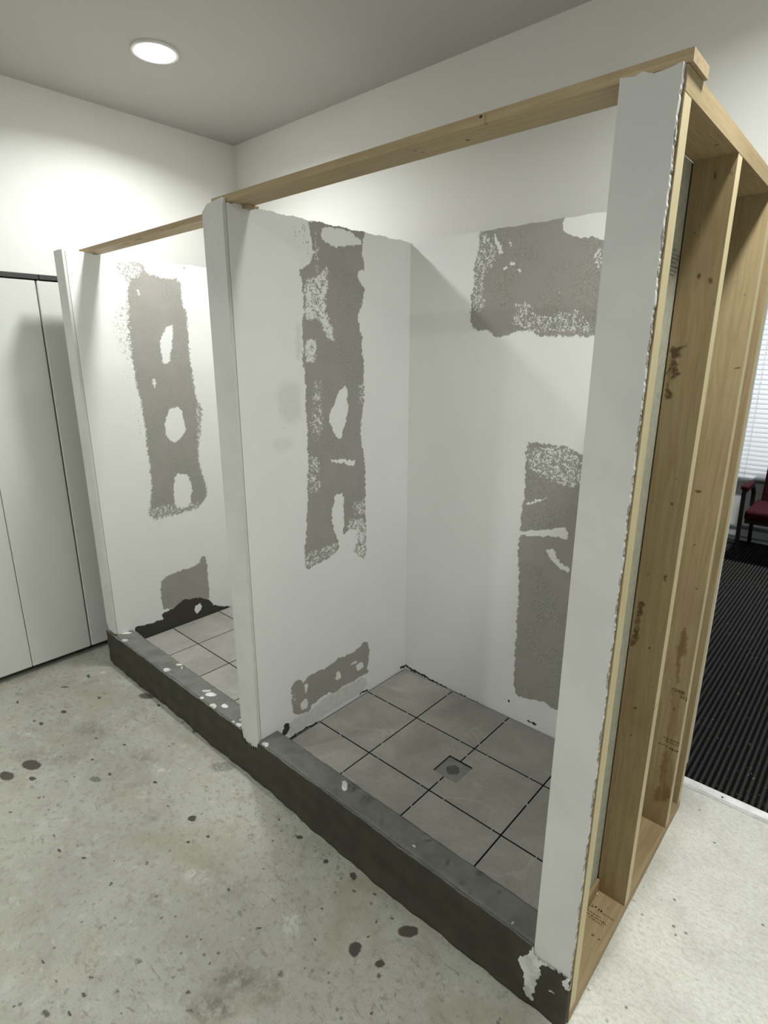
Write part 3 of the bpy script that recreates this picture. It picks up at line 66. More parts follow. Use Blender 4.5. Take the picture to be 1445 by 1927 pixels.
ORIGIN = {}
def origin(parent):
    v = Vector((0, 0, 0))
    while parent is not None:
        v += parent.location
        parent = parent.parent
    return v

def link(name, me, mat, parent=None, smooth=False):
    o = bpy.data.objects.new(name, me)
    COL.objects.link(o)
    for m in (mat if isinstance(mat, (list, tuple)) else [mat]):
        me.materials.append(m)
    if parent is not None:
        off = origin(parent)
        me.transform(Matrix.Translation(-off))
        o.parent = parent
    if smooth:
        for p in me.polygons: p.use_smooth = True
    return o

def obj(name, bm, mat, parent=None, smooth=False):
    me = bpy.data.meshes.new(name)
    bmesh.ops.recalc_face_normals(bm, faces=bm.faces)
    bm.to_mesh(me); bm.free()
    return link(name, me, mat, parent, smooth)

def struct(name, bm, mat):
    return tag(obj(name, bm, mat), kind='structure')

# ---------------------------------------------------------------- shapes
def add_box(bm, x0, x1, y0, y1, z0, z1, bev=0.0, seg=2):
    r = bmesh.ops.create_cube(bm, size=1.0)
    vs = r['verts']
    for v in vs:
        v.co = Vector(((x0+x1)/2 + v.co.x*(x1-x0), (y0+y1)/2 + v.co.y*(y1-y0), (z0+z1)/2 + v.co.z*(z1-z0)))
    if bev:
        es = {e for v in vs for e in v.link_edges}
        bmesh.ops.bevel(bm, geom=list(es), offset=bev, segments=seg, affect='EDGES', profile=0.6)
    return bm

def box(x0, x1, y0, y1, z0, z1, bev=0.0, seg=2):
    return add_box(bmesh.new(), x0, x1, y0, y1, z0, z1, bev, seg)

def prism(poly, z0, z1, bm=None, bev=0.0):
    bm = bm or bmesh.new()
    lo = [bm.verts.new((x, y, z0)) for x, y in poly]
    hi = [bm.verts.new((x, y, z1)) for x, y in poly]
    n = len(poly)
    top = bm.faces.new(hi); bm.faces.new(lo[::-1])
    for i in range(n):
        bm.faces.new((lo[i], lo[(i+1) % n], hi[(i+1) % n], hi[i]))
    if bev:
        bmesh.ops.bevel(bm, geom=list(top.edges), offset=bev, segments=2, affect='EDGES')
    return bm

def cyl(c, r, z0, z1, n=32, bm=None, r2=None):
    bm = bm or bmesh.new()
    r2 = r if r2 is None else r2
    lo = [bm.verts.new((c[0]+r*math.cos(2*math.pi*i/n), c[1]+r*math.sin(2*math.pi*i/n), z0)) for i in range(n)]
    hi = [bm.verts.new((c[0]+r2*math.cos(2*math.pi*i/n), c[1]+r2*math.sin(2*math.pi*i/n), z1)) for i in range(n)]
    bm.faces.new(lo[::-1]); bm.faces.new(hi)
    for i in range(n):
        bm.faces.new((lo[i], lo[(i+1) % n], hi[(i+1) % n], hi[i]))
    return bm

def ring(c, r0, r1, z0, z1, n=40, bm=None):
    bm = bm or bmesh.new()
    R = []
    for (r, z) in ((r0, z0), (r1, z0), (r1, z1), (r0, z1)):
        R.append([bm.verts.new((c[0]+r*math.cos(2*math.pi*i/n), c[1]+r*math.sin(2*math.pi*i/n), z)) for i in range(n)])
    for k in range(4):
        a, b = R[k], R[(k+1) % 4]
        for i in range(n):
            bm.faces.new((a[i], a[(i+1) % n], b[(i+1) % n], b[i]))
    return bm

def tube(pts, r, n=10, bm=None, square=False):
    """sweep a round or square section along points"""
    bm = bm or bmesh.new()
    pts = [Vector(p) for p in pts]
    rings = []
    k = 4 if square else n
    prev = None
    for i, p in enumerate(pts):
        d = (pts[min(i+1, len(pts)-1)] - pts[max(i-1, 0)]).normalized()
        a = Vector((1, 0, 0)) if prev is None else prev
        a = (a - d*a.dot(d))
        if a.length < 1e-4: a = Vector((0, 1, 0)) - d*d.y
        a.normalize(); prev = a
        b = d.cross(a)
        off = math.pi/4 if square else 0
        rr = r*1.414 if square else r
        rings.append([bm.verts.new(p + rr*(math.cos(off+2*math.pi*j/k)*a + math.sin(off+2*math.pi*j/k)*b)) for j in range(k)])
    for A, B in zip(rings, rings[1:]):
        for j in range(k):
            bm.faces.new((A[j], A[(j+1) % k], B[(j+1) % k], B[j]))
    bm.faces.new(rings[0][::-1]); bm.faces.new(rings[-1])
    return bm

# ---------------------------------------------------------------- surface fields (stored as point attributes)
def sstep(a, b, x):
    t = np.clip((x-a)/(b-a), 0, 1)
    return t*t*(3-2*t)

def poly_sd(P, poly):
    """signed distance to a polygon, positive inside"""
    V = np.asarray(poly, float); n = len(V)
    d = np.full(len(P), 1e9); ins = np.zeros(len(P), bool)
    for i in range(n):
        a, b = V[i], V[(i+1) % n]
        e = b-a; w = P-a
        t = np.clip((w@e)/max(e@e, 1e-12), 0, 1)
        q = w-t[:, None]*e
        d = np.minimum(d, (q*q).sum(1))
        c = (a[1] > P[:, 1]) != (b[1] > P[:, 1])
        with np.errstate(divide='ignore', invalid='ignore'):
            xi = a[0]+(P[:, 1]-a[1])*(b[0]-a[0])/(b[1]-a[1])
        ins ^= c & (P[:, 0] < xi)
    return np.where(ins, 1, -1)*np.sqrt(d)

def warp(P, a=.0018):
    x, y = P[:, 0], P[:, 1]
    dx = np.sin(61*x+43*y+1)+np.sin(-97*x+121*y+2.3)+.8*np.sin(190*x+231*y+.4)+.7*np.sin(-301*x+263*y)+.5*np.sin(510*x-433*y+1.1)
    dy = np.sin(53*x-67*y+.3)+np.sin(109*x+93*y+4)+.8*np.sin(-213*x+177*y+2)+.7*np.sin(277*x+319*y+3)+.5*np.sin(-467*x-541*y+2)
    return P+a*np.stack([dx, dy], 1)

def paint_polys(P, layers, base, wa=.0018):
    P = warp(P, wa)
    f = np.full(len(P), float(base))
    for lev, fe, poly in layers:
        V = np.asarray(poly, float); m = 3*fe
        Vn = np.roll(V, -1, 0)                       # round the corners off
        V = np.stack([.8*V+.2*Vn, .2*V+.8*Vn], 1).reshape(-1, 2)
        k = (P[:, 0] > V[:, 0].min()-m) & (P[:, 0] < V[:, 0].max()+m) & (P[:, 1] > V[:, 1].min()-m) & (P[:, 1] < V[:, 1].max()+m)
        if not k.any(): continue
        w = sstep(-fe, fe, poly_sd(P[k], V))
        f[k] = f[k]*(1-w)+lev*w
    return f

def paint_ellipses(P, items, soft=0.35, f=None):
    P = warp(P, .0011)
    f = np.zeros(len(P)) if f is None else f
    for c, e1, e2, s in items:
        A = np.array([e1, e2]).T
        if abs(np.linalg.det(A)) < 1e-9: continue
        q = (P-np.array(c))@np.linalg.inv(A).T
        r = np.sqrt((q*q).sum(1))
        f = np.maximum(f, s*(1-sstep(1-soft, 1+soft, r)))
    return f

def attr(me, name, vals):
    a = me.attributes.new(name, 'FLOAT', 'POINT')
    a.data.foreach_set('value', np.asarray(vals, np.float32))

def slab(name, o, u, v, w, h, t, step, mat, parent, fields=None, top=None, bot=None, left=None, right=None, us=None, vs=None, disp=None, tp=40):
    """board: front face is a fine grid spanned by u, v from o; body extends behind it by t (along -u x v)"""
    o, u, v = map(lambda q: np.array(q, float), (o, u, v))
    n = np.cross(u, v)
    us = np.linspace(0, w, max(2, int(w/step)+1)) if us is None else np.asarray(us)
    vs = np.linspace(0, h, max(2, int(h/step)+1)) if vs is None else np.asarray(vs)
    nu, nv = len(us), len(vs)
    U, V = np.meshgrid(us, vs)               # rows = v
    Un, Vn = U/w, V/h
    V = V+(top(U)*Vn**tp if top else 0)+(bot(U)*(1-Vn)**40 if bot else 0)
    U = U+(right(V)*Un**30 if right else 0)+(left(V)*(1-Un)**30 if left else 0)
    F = o+U[..., None]*u+V[..., None]*v
    if disp is not None: F = F+disp(U, V)[..., None]*n
    F = F.reshape(-1, 3)
    idx = np.arange(nu*nv).reshape(nv, nu)
    per = np.concatenate([idx[0, :], idx[1:, -1], idx[-1, -2::-1], idx[-2:0:-1, 0]])
    base = o-n*t
    Bk = F[per].copy()
    Bk -= ((Bk-base)@n)[:, None]*n
    verts = np.concatenate([F, Bk])
    q = np.stack([idx[:-1, :-1], idx[:-1, 1:], idx[1:, 1:], idx[1:, :-1]], -1).reshape(-1, 4)
    m = len(per); bi = np.arange(m)+nu*nv
    side = np.stack([per, bi, np.roll(bi, -1), np.roll(per, -1)], -1)
    loops = np.concatenate([q.ravel(), side.ravel(), bi[::-1]])
    nf = len(q)+len(side)+1
    start = np.concatenate([np.arange(len(q)+len(side))*4, [4*(len(q)+len(side))]])
    tot = np.concatenate([np.full(len(q)+len(side), 4), [m]])
    me = bpy.data.meshes.new(name)
    me.vertices.add(len(verts)); me.vertices.foreach_set('co', verts.astype(np.float32).ravel())
    me.loops.add(len(loops)); me.loops.foreach_set('vertex_index', loops.astype(np.int32))
    me.polygons.add(nf); me.polygons.foreach_set('loop_start', start.astype(np.int32))
    me.polygons.foreach_set('loop_total', tot.astype(np.int32))
    me.update(calc_edges=True)
    sf = np.ones(nf, bool)
    if disp is not None: sf[:len(q)] = False
    me.attributes.new('sharp_face', 'BOOLEAN', 'FACE').data.foreach_set('value', sf)
    for nm, fn, dflt in (fields or []):
        a = np.full(len(verts), float(dflt))
        a[:nu*nv] = fn(F)
        a[nu*nv:] = a[per]
        attr(me, nm, a)
    return link(name, me, mat, parent)

def wob(seed, amp, freqs=(9, 23, 51, 113)):
    r = np.random.RandomState(seed)
    ph = r.rand(len(freqs))*6.28; am = r.rand(len(freqs))*.6+.4
    def f(x):
        s = 0
        for k, fr in enumerate(freqs): s = s+am[k]*np.sin(x*fr*2*np.pi/1.0+ph[k])/(1+.4*k)
        return amp*s/2
    return f

# ---------------------------------------------------------------- materials
class NT:
    def __init__(self, name):
        self.m = bpy.data.materials.new(name); self.m.use_nodes = True
        self.t = self.m.node_tree; self.n = self.t.nodes; self.l = self.t.links
        self.b = self.n['Principled BSDF']
    def new(self, t, **k):
        n = self.n.new(t)
        for a, b in k.items(): setattr(n, a, b)
        return n
    def set(self, sock, v):
        if isinstance(v, bpy.types.NodeSocket): self.l.new(v, sock)
        elif isinstance(v, (tuple, list)) and len(v) == 3 and sock.type == 'RGBA': sock.default_value = (*v, 1)
        else: sock.default_value = v
    def math(self, op, a, b=0.0, c=None, clamp=False):
        n = self.new('ShaderNodeMath', operation=op, use_clamp=clamp)
        self.set(n.inputs[0], a); self.set(n.inputs[1], b)
        if c is not None: self.set(n.inputs[2], c)
        return n.outputs[0]
    def attr(self, name):
        return self.new('ShaderNodeAttribute', attribute_name=name).outputs['Fac']
    def coord(self, scale=(1, 1, 1), rnd=False):
        o = self.new('ShaderNodeTexCoord').outputs['Object']
        mp = self.new('ShaderNodeMapping')
        self.l.new(o, mp.inputs['Vector']); mp.inputs['Scale'].default_value = scale
        if rnd:
            oi = self.new('ShaderNodeObjectInfo').outputs['Random']
            cx = self.new('ShaderNodeCombineXYZ')
            self.l.new(self.math('MULTIPLY', oi, 37.0), cx.inputs[0])
            self.l.new(self.math('MULTIPLY', oi, 91.0), cx.inputs[1])
            self.l.new(self.math('MULTIPLY', oi, 53.0), cx.inputs[2])
            self.l.new(cx.outputs[0], mp.inputs['Location'])
        return mp.outputs[0]
    def noise(self, vec, scale, detail=3, rough=.55, dist=0.0):
        n = self.new('ShaderNodeTexNoise')
        self.l.new(vec, n.inputs['Vector'])
        n.inputs['Scale'].default_value = scale; n.inputs['Detail'].default_value = detail
        n.inputs['Roughness'].default_value = rough; n.inputs['Distortion'].default_value = dist
        return n.outputs['Fac']
    def ramp(self, v, a, b, lo=0.0, hi=1.0):
        n = self.new('ShaderNodeMapRange', interpolation_type='SMOOTHSTEP')
        self.set(n.inputs[0], v); n.inputs[1].default_value = a; n.inputs[2].default_value = b
        n.inputs[3].default_value = lo; n.inputs[4].default_value = hi
        return n.outputs[0]
    def mix(self, f, a, b, mode='MIX'):
        n = self.new('ShaderNodeMix', data_type='RGBA', blend_type=mode)
        self.set(n.inputs[0], f); self.set(n.inputs[6], a); self.set(n.inputs[7], b)
        return n.outputs[2]
    def bump(self, h, strength=.3, dist=.002):
        n = self.new('ShaderNodeBump')
        n.inputs['Strength'].default_value = strength; n.inputs['Distance'].default_value = dist
        self.set(n.inputs['Height'], h)
        self.l.new(n.outputs[0], self.b.inputs['Normal'])
    def out(self, color=None, rough=None, metal=None, spec=None):
        if color is not None: self.set(self.b.inputs['Base Color'], color)
        if rough is not None: self.set(self.b.inputs['Roughness'], rough)
        if metal is not None: self.set(self.b.inputs['Metallic'], metal)
        if spec is not None: self.set(self.b.inputs['Specular IOR Level'], spec)
        return self.m

PAINT = (0.80, 0.805, 0.785)

def mat_plain(name, c, rough=.6, var=.04, scale=6.0, metal=0.0, spec=.4, bump=0.0, bscale=300):
    t = NT(name)
    v = t.coord(rnd=True)
    n = t.noise(v, scale, 4)
    col = t.mix(t.ramp(n, .3, .7), tuple(x*(1-var) for x in c), tuple(min(1, x*(1+var)) for x in c))
    if bump: t.bump(t.noise(v, bscale, 2), bump, .001)
    return t.out(col, rough, metal, spec)

def mat_panel():
    t = NT('painted_drywall_peeled')
    v = t.coord()
    peel = t.attr('peel'); mort = t.attr('mort'); skim = t.attr('skim')
    n1 = t.noise(v, 185, 4, .65, .5); n2 = t.noise(v, 62, 4, .65)
    nn = t.math('ADD', t.math('MULTIPLY', t.math('SUBTRACT', n1, .5), 2.6), t.math('MULTIPLY', t.math('SUBTRACT', n2, .5), 2.2))
    mask = t.ramp(t.math('ADD', peel, nn), -.06, .10)
    hard = t.ramp(peel, -.998, -.94)
    mask = t.math('MULTIPLY', mask, hard)
    g = t.noise(v, 190, 4, .7); g2 = t.noise(v, 9, 3)
    grey = t.mix(t.ramp(g, .35, .65), (.255, .252, .222), (.375, .370, .330))
    grey = t.mix(t.ramp(g2, .35, .7), grey, (.345, .325, .300))
    pn = t.noise(v, 3.5, 4)
    paint = t.mix(t.ramp(pn, .3, .7), tuple(x*.965 for x in PAINT), PAINT)
    paint = t.mix(t.math('MULTIPLY', skim, t.ramp(n2, .2, .6, .5, 1.0)), paint, (.60, .60, .57))
    col = t.mix(mask, paint, grey)
    mm = t.ramp(t.math('ADD', mort, t.math('MULTIPLY', t.math('SUBTRACT', n2, .5), 1.0)), .4, .55)
    col = t.mix(mm, col, (.052, .050, .040))
    t.bump(t.math('ADD', t.math('MULTIPLY', mask, -1.0), t.math('MULTIPLY', t.noise(v, 260, 3), .35)), .35, .0012)
    return t.out(col, .75, 0, .25)

def mat_strip():
    t = NT('raw_drywall_face')
    v = t.coord(rnd=True)
    n = t.noise(v, 5, 4)
    col = t.mix(t.ramp(n, .3, .7), (.60, .60, .585), (.66, .66, .64))
    t.bump(t.noise(v, 400, 2), .08, .001)
    return t.out(col, .8, 0, .2)

def mat_wood(name, stretch, light=(.42, .325, .185), dark=(.24, .16, .065)):
    t = NT(name)
    v = t.coord(stretch, rnd=True)
    n = t.noise(v, 1.0, 4, .55, .6)
    n2 = t.noise(v, 4.2, 3, .6)
    w = t.math('FRACT', t.math('MULTIPLY', n, 7.0))
    w = t.math('ABSOLUTE', t.math('SUBTRACT', w, .5))
    g = t.math('ADD', t.math('MULTIPLY', t.ramp(w, .0, .5), .55), t.math('MULTIPLY', t.ramp(n2, .35, .7), .35))
    col = t.mix(g, light, tuple(.5*a+.5*b for a, b in zip(light, dark)))
    big = t.noise(t.coord(rnd=True), 2.5, 3)
    col = t.mix(t.math('MULTIPLY', t.ramp(big, .45, .75), .35), col, dark)
    vv = t.coord()
    k = t.attr('knot')
    kn = t.math('ADD', k, t.math('MULTIPLY', t.math('SUBTRACT', t.noise(vv, 120, 3), .5), .6))
    col = t.mix(t.math('MULTIPLY', t.ramp(kn, .15, .95), t.math('MINIMUM', t.math('MULTIPLY', k, 3.0), 1.0)), col, (.085, .052, .018))
    p = t.attr('pitch')
    pn = t.math('MULTIPLY', p, t.ramp(t.noise(v, 5.0, 3), .25, .6, .35, 1.0))
    col = t.mix(pn, col, (.17, .095, .022))
    s = t.attr('dirt')
    ds = t.math('MULTIPLY', t.ramp(t.math('ADD', s, t.math('MULTIPLY', t.math('SUBTRACT', t.noise(vv, 85, 5, .7), .5), 2.6)), .15, 1.1), .9)
    col = t.mix(t.math('MULTIPLY', ds, t.math('MINIMUM', t.math('MULTIPLY', s, 2.0), 1.0)), col, (.075, .048, .018))
    t.bump(n2, .12, .001)
    return t.out(col, .62, 0, .3)

def mat_concrete():
    t = NT('bare_concrete_floor')
    v = t.coord()
    a = t.noise(v, 1.6, 5, .6); b = t.noise(v, 7, 6, .65, .5); c = t.noise(v, 38, 5, .7); d = t.noise(v, 150, 4, .7)
    col = t.mix(t.ramp(a, .32, .68), (.335, .335, .285), (.42, .42, .365))
    col = t.mix(t.math('MULTIPLY', t.ramp(b, .50, .72), .55), col, (.27, .265, .22))
    col = t.mix(t.math('MULTIPLY', t.ramp(b, .46, .28), .45), col, (.53, .53, .48))
    col = t.mix(t.math('MULTIPLY', t.ramp(c, .50, .70), .55), col, (.20, .195, .155))
    col = t.mix(t.math('MULTIPLY', t.ramp(d, .52, .72), .45), col, (.17, .165, .13))
    vs_ = t.coord((1.0, 2.6, 1.0))
    pit_ = t.noise(vs_, 21, 6, .72, .8)
    pm_ = t.math('MULTIPLY', t.ramp(pit_, .555, .65), t.ramp(t.noise(v, 3.1, 4, .6), .44, .60))
    col = t.mix(t.math('MULTIPLY', pm_, .62), col, (.135, .13, .10))
    lt_ = t.ramp(t.noise(v, 26, 6, .72, .6), .57, .68)
    col = t.mix(t.math('MULTIPLY', lt_, .40), col, (.56, .56, .515))
    # brownish blotches
    e = t.noise(v, 2.3, 4, .6, 1.0)
    col = t.mix(t.math('MULTIPLY', t.ramp(e, .52, .70), .5), col, (.31, .28, .185))
    pal = t.attr('pale')
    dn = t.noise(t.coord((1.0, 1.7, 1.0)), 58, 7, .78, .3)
    pale = t.mix(t.ramp(dn, .40, .78), (.86, .86, .795), (.55, .54, .47))
    pale = t.mix(t.math('MULTIPLY', t.ramp(d, .5, .75), .4), pale, (.48, .47, .40))
    col = t.mix(t.math('MULTIPLY', pal, t.ramp(b, .75, .35, .75, 1.0)), col, pale)
    wm = t.attr('white')
    col = t.mix(t.math('MULTIPLY', wm, t.ramp(t.noise(v, 24, 6, .75, 1.0), .44, .60)), col, (.64, .64, .60))
    so = t.attr('soft')
    col = t.mix(t.math('MINIMUM', t.math('MULTIPLY', t.math('MULTIPLY', so, 1.7), t.ramp(t.noise(v, 34, 6, .75), .36, .62)), .9), col, (.14, .13, .10))
    sp = t.attr('spot')
    sm = t.ramp(t.math('ADD', sp, t.math('MULTIPLY', t.math('SUBTRACT', t.noise(v, 110, 4, .65), .5), .9)), .22, .62)
    sm = t.math('MULTIPLY', sm, t.math('MINIMUM', t.math('MULTIPLY', sp, 1.6), 1.0))
    col = t.mix(sm, col, (.075, .072, .060))
    # small random flecks
    vo = t.new('ShaderNodeTexVoronoi', feature='F1'); vo.inputs['Scale'].default_value = 26
    t.l.new(v, vo.inputs['Vector'])
    fl = t.math('MULTIPLY', t.ramp(vo.outputs['Distance'], .17, .08), t.ramp(t.noise(v, 5.0, 3), .52, .60))
    col = t.mix(t.math('MULTIPLY', fl, .8), col, (.12, .115, .095))
    t.bump(t.math('ADD', t.math('MULTIPLY', c, .7), t.math('MULTIPLY', d, .5)),   .42, .003)
    return t.out(col, t.ramp(b, .3, .7, .55, .75), 0, .3)

def mat_curb():
    t = NT('grey_mortar_curb')
    v = t.coord()
    n = t.noise(v, 14, 5, .6); n2 = t.noise(v, 70, 4, .65)
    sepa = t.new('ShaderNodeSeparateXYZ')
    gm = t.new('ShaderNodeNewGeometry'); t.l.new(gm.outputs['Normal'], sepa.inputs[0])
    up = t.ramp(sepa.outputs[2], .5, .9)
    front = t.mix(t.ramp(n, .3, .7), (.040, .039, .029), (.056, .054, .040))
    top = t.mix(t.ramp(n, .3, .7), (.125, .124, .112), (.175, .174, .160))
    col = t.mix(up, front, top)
    dk = t.attr('dark')
    col = t.mix(t.math('MULTIPLY', dk, t.ramp(n2, .3, .6)), col, (.060, .058, .048))
    pl = t.attr('plaster')
    pm = t.ramp(t.math('ADD', pl, t.math('MULTIPLY', t.math('SUBTRACT', n2, .5), 1.3)), .42, .60)
    pm = t.math('MULTIPLY', pm, t.math('MINIMUM', t.math('MULTIPLY', pl, 4.0), 1.0))
    col = t.mix(pm, col, t.mix(t.ramp(n, .35, .65), (.42, .42, .40), (.72, .72, .70)))
    t.bump(t.math('ADD', n2, t.math('MULTIPLY', pm, .8)), .22, .002)
    return t.out(col, .7, 0, .3)

def mat_tile():
    t = NT('grey_stone_tile')
    v = t.coord(rnd=True)
    a = t.noise(v, 5, 5, .6, .6); b = t.noise(v, 90, 4, .7)
    col = t.mix(t.ramp(a, .3, .7), (.27, .264, .240), (.345, .338, .308))
    col = t.mix(t.math('MULTIPLY', t.ramp(b, .45, .7), .18), col, (.13, .127, .112))
    vn = t.noise(v, 2.2, 5, .55, 1.2)
    vein = t.ramp(t.math('ABSOLUTE', t.math('SUBTRACT', vn, .5)), .018, .0)
    fade = t.ramp(t.noise(v, 4.5, 2), .48, .66)
    col = t.mix(t.math('MULTIPLY', t.math('MULTIPLY', vein, fade), .55), col, (.40, .39, .355))
    return t.out(col, t.ramp(b, .3, .7, .42, .55), 0, .35)

def mat_carpet():
    t = NT('black_ribbed_carpet')
    v = t.coord()
    n = t.noise(v, 220, 3, .7)
    sp = t.new('ShaderNodeSeparateXYZ'); t.l.new(v, sp.inputs[0])
    hgt = t.ramp(sp.outputs[2], .001, .007)
    col = t.mix(hgt, (.006, .006, .006), (.045, .045, .043))
    col = t.mix(t.ramp(n, .5, .8), col, (.012, .012, .012))
    lint = t.math('MULTIPLY', t.ramp(t.noise(v, 70, 3, .6), .655, .70), t.ramp(t.noise(v, 5, 3), .48, .60))
    col = t.mix(t.math('MULTIPLY', lint, .8), col, (.30, .30, .29))
    pale = t.ramp(t.noise(v, 6, 5, .7), .58, .78)  # dusty patches on the carpet
    col = t.mix(t.math('MULTIPLY', pale, .12), col, (.22, .22, .21))
    return t.out(col, .95, 0, .05)

def mat_emit(name, c, s):
    m = bpy.data.materials.new(name); m.use_nodes = True
    nt = m.node_tree; nt.nodes.remove(nt.nodes['Principled BSDF'])
    e = nt.nodes.new('ShaderNodeEmission'); e.inputs[0].default_value = (*c, 1); e.inputs[1].default_value = s
    nt.links.new(e.outputs[0], nt.nodes['Material Output'].inputs[0])
    return m

def mat_slat():
    m = bpy.data.materials.new('white_blind_slat'); m.use_nodes = True
    nt = m.node_tree; nt.nodes.remove(nt.nodes['Principled BSDF'])
    d = nt.nodes.new('ShaderNodeBsdfDiffuse'); d.inputs[0].default_value = (.86, .87, .88, 1)
    tr = nt.nodes.new('ShaderNodeBsdfTranslucent'); tr.inputs[0].default_value = (.80, .82, .85, 1)
    mx = nt.nodes.new('ShaderNodeMixShader'); mx.inputs[0].default_value = .45
    nt.links.new(d.outputs[0], mx.inputs[1]); nt.links.new(tr.outputs[0], mx.inputs[2])
    nt.links.new(mx.outputs[0], nt.nodes['Material Output'].inputs[0])
    return m

def mat_glass():
    m = bpy.data.materials.new('window_glass'); m.use_nodes = True
    nt = m.node_tree; nt.nodes.remove(nt.nodes['Principled BSDF'])
    a = nt.nodes.new('ShaderNodeBsdfTransparent'); a.inputs[0].default_value = (.95, .97, .97, 1)
    g = nt.nodes.new('ShaderNodeBsdfGlossy'); g.inputs[1].default_value = .02
    mx = nt.nodes.new('ShaderNodeMixShader'); mx.inputs[0].default_value = .06
    nt.links.new(a.outputs[0], mx.inputs[1]); nt.links.new(g.outputs[0], mx.inputs[2])
    nt.links.new(mx.outputs[0], nt.nodes['Material Output'].inputs[0])
    return m

WALL = mat_plain('white_wall_paint', PAINT, .75, .012, 2.0, spec=.2, bump=.05, bscale=180)
CEILM = mat_plain('matte_ceiling_paint', (.47, .47, .455), .9, .012, 2.0, spec=.1)
PANEL = mat_panel(); STRIP = mat_strip()
BOARDBACK = mat_plain('green_grey_board_back', (.37, .37, .295), .85, .10, 60, spec=.1)
GYPSUM = mat_plain('broken_gypsum_edge', (.40, .385, .34), .9, .55, 170, spec=.1, bump=.6, bscale=200)
WOODZ = mat_wood('pine_upright', (26, 26, 1.3)); WOODY = mat_wood('pine_plate', (26, 1.3, 26))
WOODX = mat_wood('pine_header', (1.3, 26, 26), light=(.46, .36, .22), dark=(.29, .205, .105))
EDGEZ = mat_wood('pine_lit_edge', (30, 30, 1.3), light=(.66, .58, .36), dark=(.55, .45, .25))
CONC = mat_concrete(); CURB = mat_curb(); TILE = mat_tile(); CARPET = mat_carpet()
BED = mat_plain('dark_thinset', (.016, .015, .013), .9, .3, 60, spec=.1)
STEEL = mat_plain('brushed_drain_steel', (.23, .23, .205), .45, .06, 40, metal=.3)
BLACK = mat_plain('black_recess', (.006, .006, .006), .9, .2, 30, spec=.05)
DOORM = mat_plain('grey_white_door_enamel', (.70, .71, .68), .42, .012, 3, spec=.45)
TRACK = mat_plain('dark_grey_track', (.055, .055, .055), .5, .1, 20, spec=.4)
SPACER = mat_plain('white_spacer_plastic', (.50, .49, .45), .5, .03, 20)
ALU = mat_plain('aluminium_threshold', (.74, .74, .735), .42, .10, 30, metal=.15)
SLAT = mat_slat(); GLASS = mat_glass()
CHAIRF = mat_plain('burgundy_fabric', (.034, .007, .011), .9, .25, 60, spec=.1, bump=.2)
CHAIRB = mat_plain('black_chair_frame', (.008, .008, .009), .45, .1, 20, spec=.4)
HEAT = mat_plain('white_heater_enamel', (.62, .65, .66), .4, .02, 5)
SILL = mat_plain('sill_shade_grey', (.16, .18, .19), .5, .05, 8)  # dark tone stands in for the shade under the sill
INK = mat_plain('black_stamp_ink', (.030, .020, .010), .9, .3, 200, spec=.05)
KNOT = mat_plain('dark_knot', (.075, .045, .018), .8, .4, 300)
INKG = mat_plain('faded_grey_ink', (.135, .135, .110), .9, .3, 300, spec=.05)
LED = mat_emit('led_diffuser', LAMP_COLOR, 30.0)
RIM = mat_plain('white_lamp_trim', (.85, .85, .84), .5, .01, 5)
PLAST = mat_plain('white_plaster_crumb', (.75, .75, .73), .9, .05, 60)

# ---------------------------------------------------------------- floor
def floor():
    xs = np.concatenate([np.linspace(-1.62, 1.95, 560), [2.4, 3.0, 4.0, 5.02]])
    xs = np.concatenate([[-2.3, -1.9], xs]); ys = np.concatenate([[-3.82, -3.0, -2.0, -1.4], np.linspace(-1.12, 1.15, 370)])
    def sp(P): return paint_ellipses(P[:, :2], DATA['spots'], .35)
    def so(P): return paint_ellipses(P[:, :2], DATA['soft'], .7)
    def wh(P): return paint_ellipses(P[:, :2], DATA['white'], .5)
    def pal(P): return sstep(1.18, 1.36, P[:, 0]+.03*np.sin(P[:, 1]*17))      # floor colour made paler east of the framing
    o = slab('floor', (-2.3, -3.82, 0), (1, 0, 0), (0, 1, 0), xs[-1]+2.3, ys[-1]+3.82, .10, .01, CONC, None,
             fields=[('spot', sp, 0), ('soft', so, 0), ('white', wh, 0), ('pale', pal, 0)], us=xs+2.3, vs=ys+3.82)
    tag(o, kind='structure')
floor()

# ---------------------------------------------------------------- room shell
XR, YF, WT = 4.9, -3.7, .12
b = bmesh.new()                                     # left wall, with a closet opening behind the panels
for (y0, y1, z0, z1) in ((YF, -.650, 0, CEIL), (-.650, .590, 2.052, CEIL), (.590, YB+WT, 0, CEIL)):
    add_box(b, XL-WT, XL, y0, y1, z0, z1)
struct('wall_left', b, WALL)
b = bmesh.new()                                     # closet interior
add_box(b, XL-.62, XL-.60, -.70, .64, 0, 2.2); add_box(b, XL-.60, XL-WT, -.72, -.70, 0, 2.2)
add_box(b, XL-.60, XL-WT, .62, .64, 0, 2.2); add_box(b, XL-.60, XL-WT, -.70, .62, 2.18, 2.2)
struct('wall_closet', b, WALL)
OX0, OX1, OZ = 1.262, 3.05, 2.07                    # opening to the carpeted room
b = bmesh.new()
add_box(b, XL-WT, OX0, YB, YB+WT, 0, CEIL); add_box(b, OX0, OX1, YB, YB+WT, OZ, CEIL); add_box(b, OX1, XR+WT, YB, YB+WT, 0, CEIL)
struct('wall_back', b, WALL)
struct('wall_right', box(XR, XR+WT, YF-WT, YB, 0, CEIL), WALL)
struct('wall_front', box(XL-WT, XR, YF-WT, YF, 0, CEIL), WALL)
struct('ceiling', box(XL-WT, XR+WT, YF-WT, YB+WT, CEIL, CEIL+.1), CEILM)

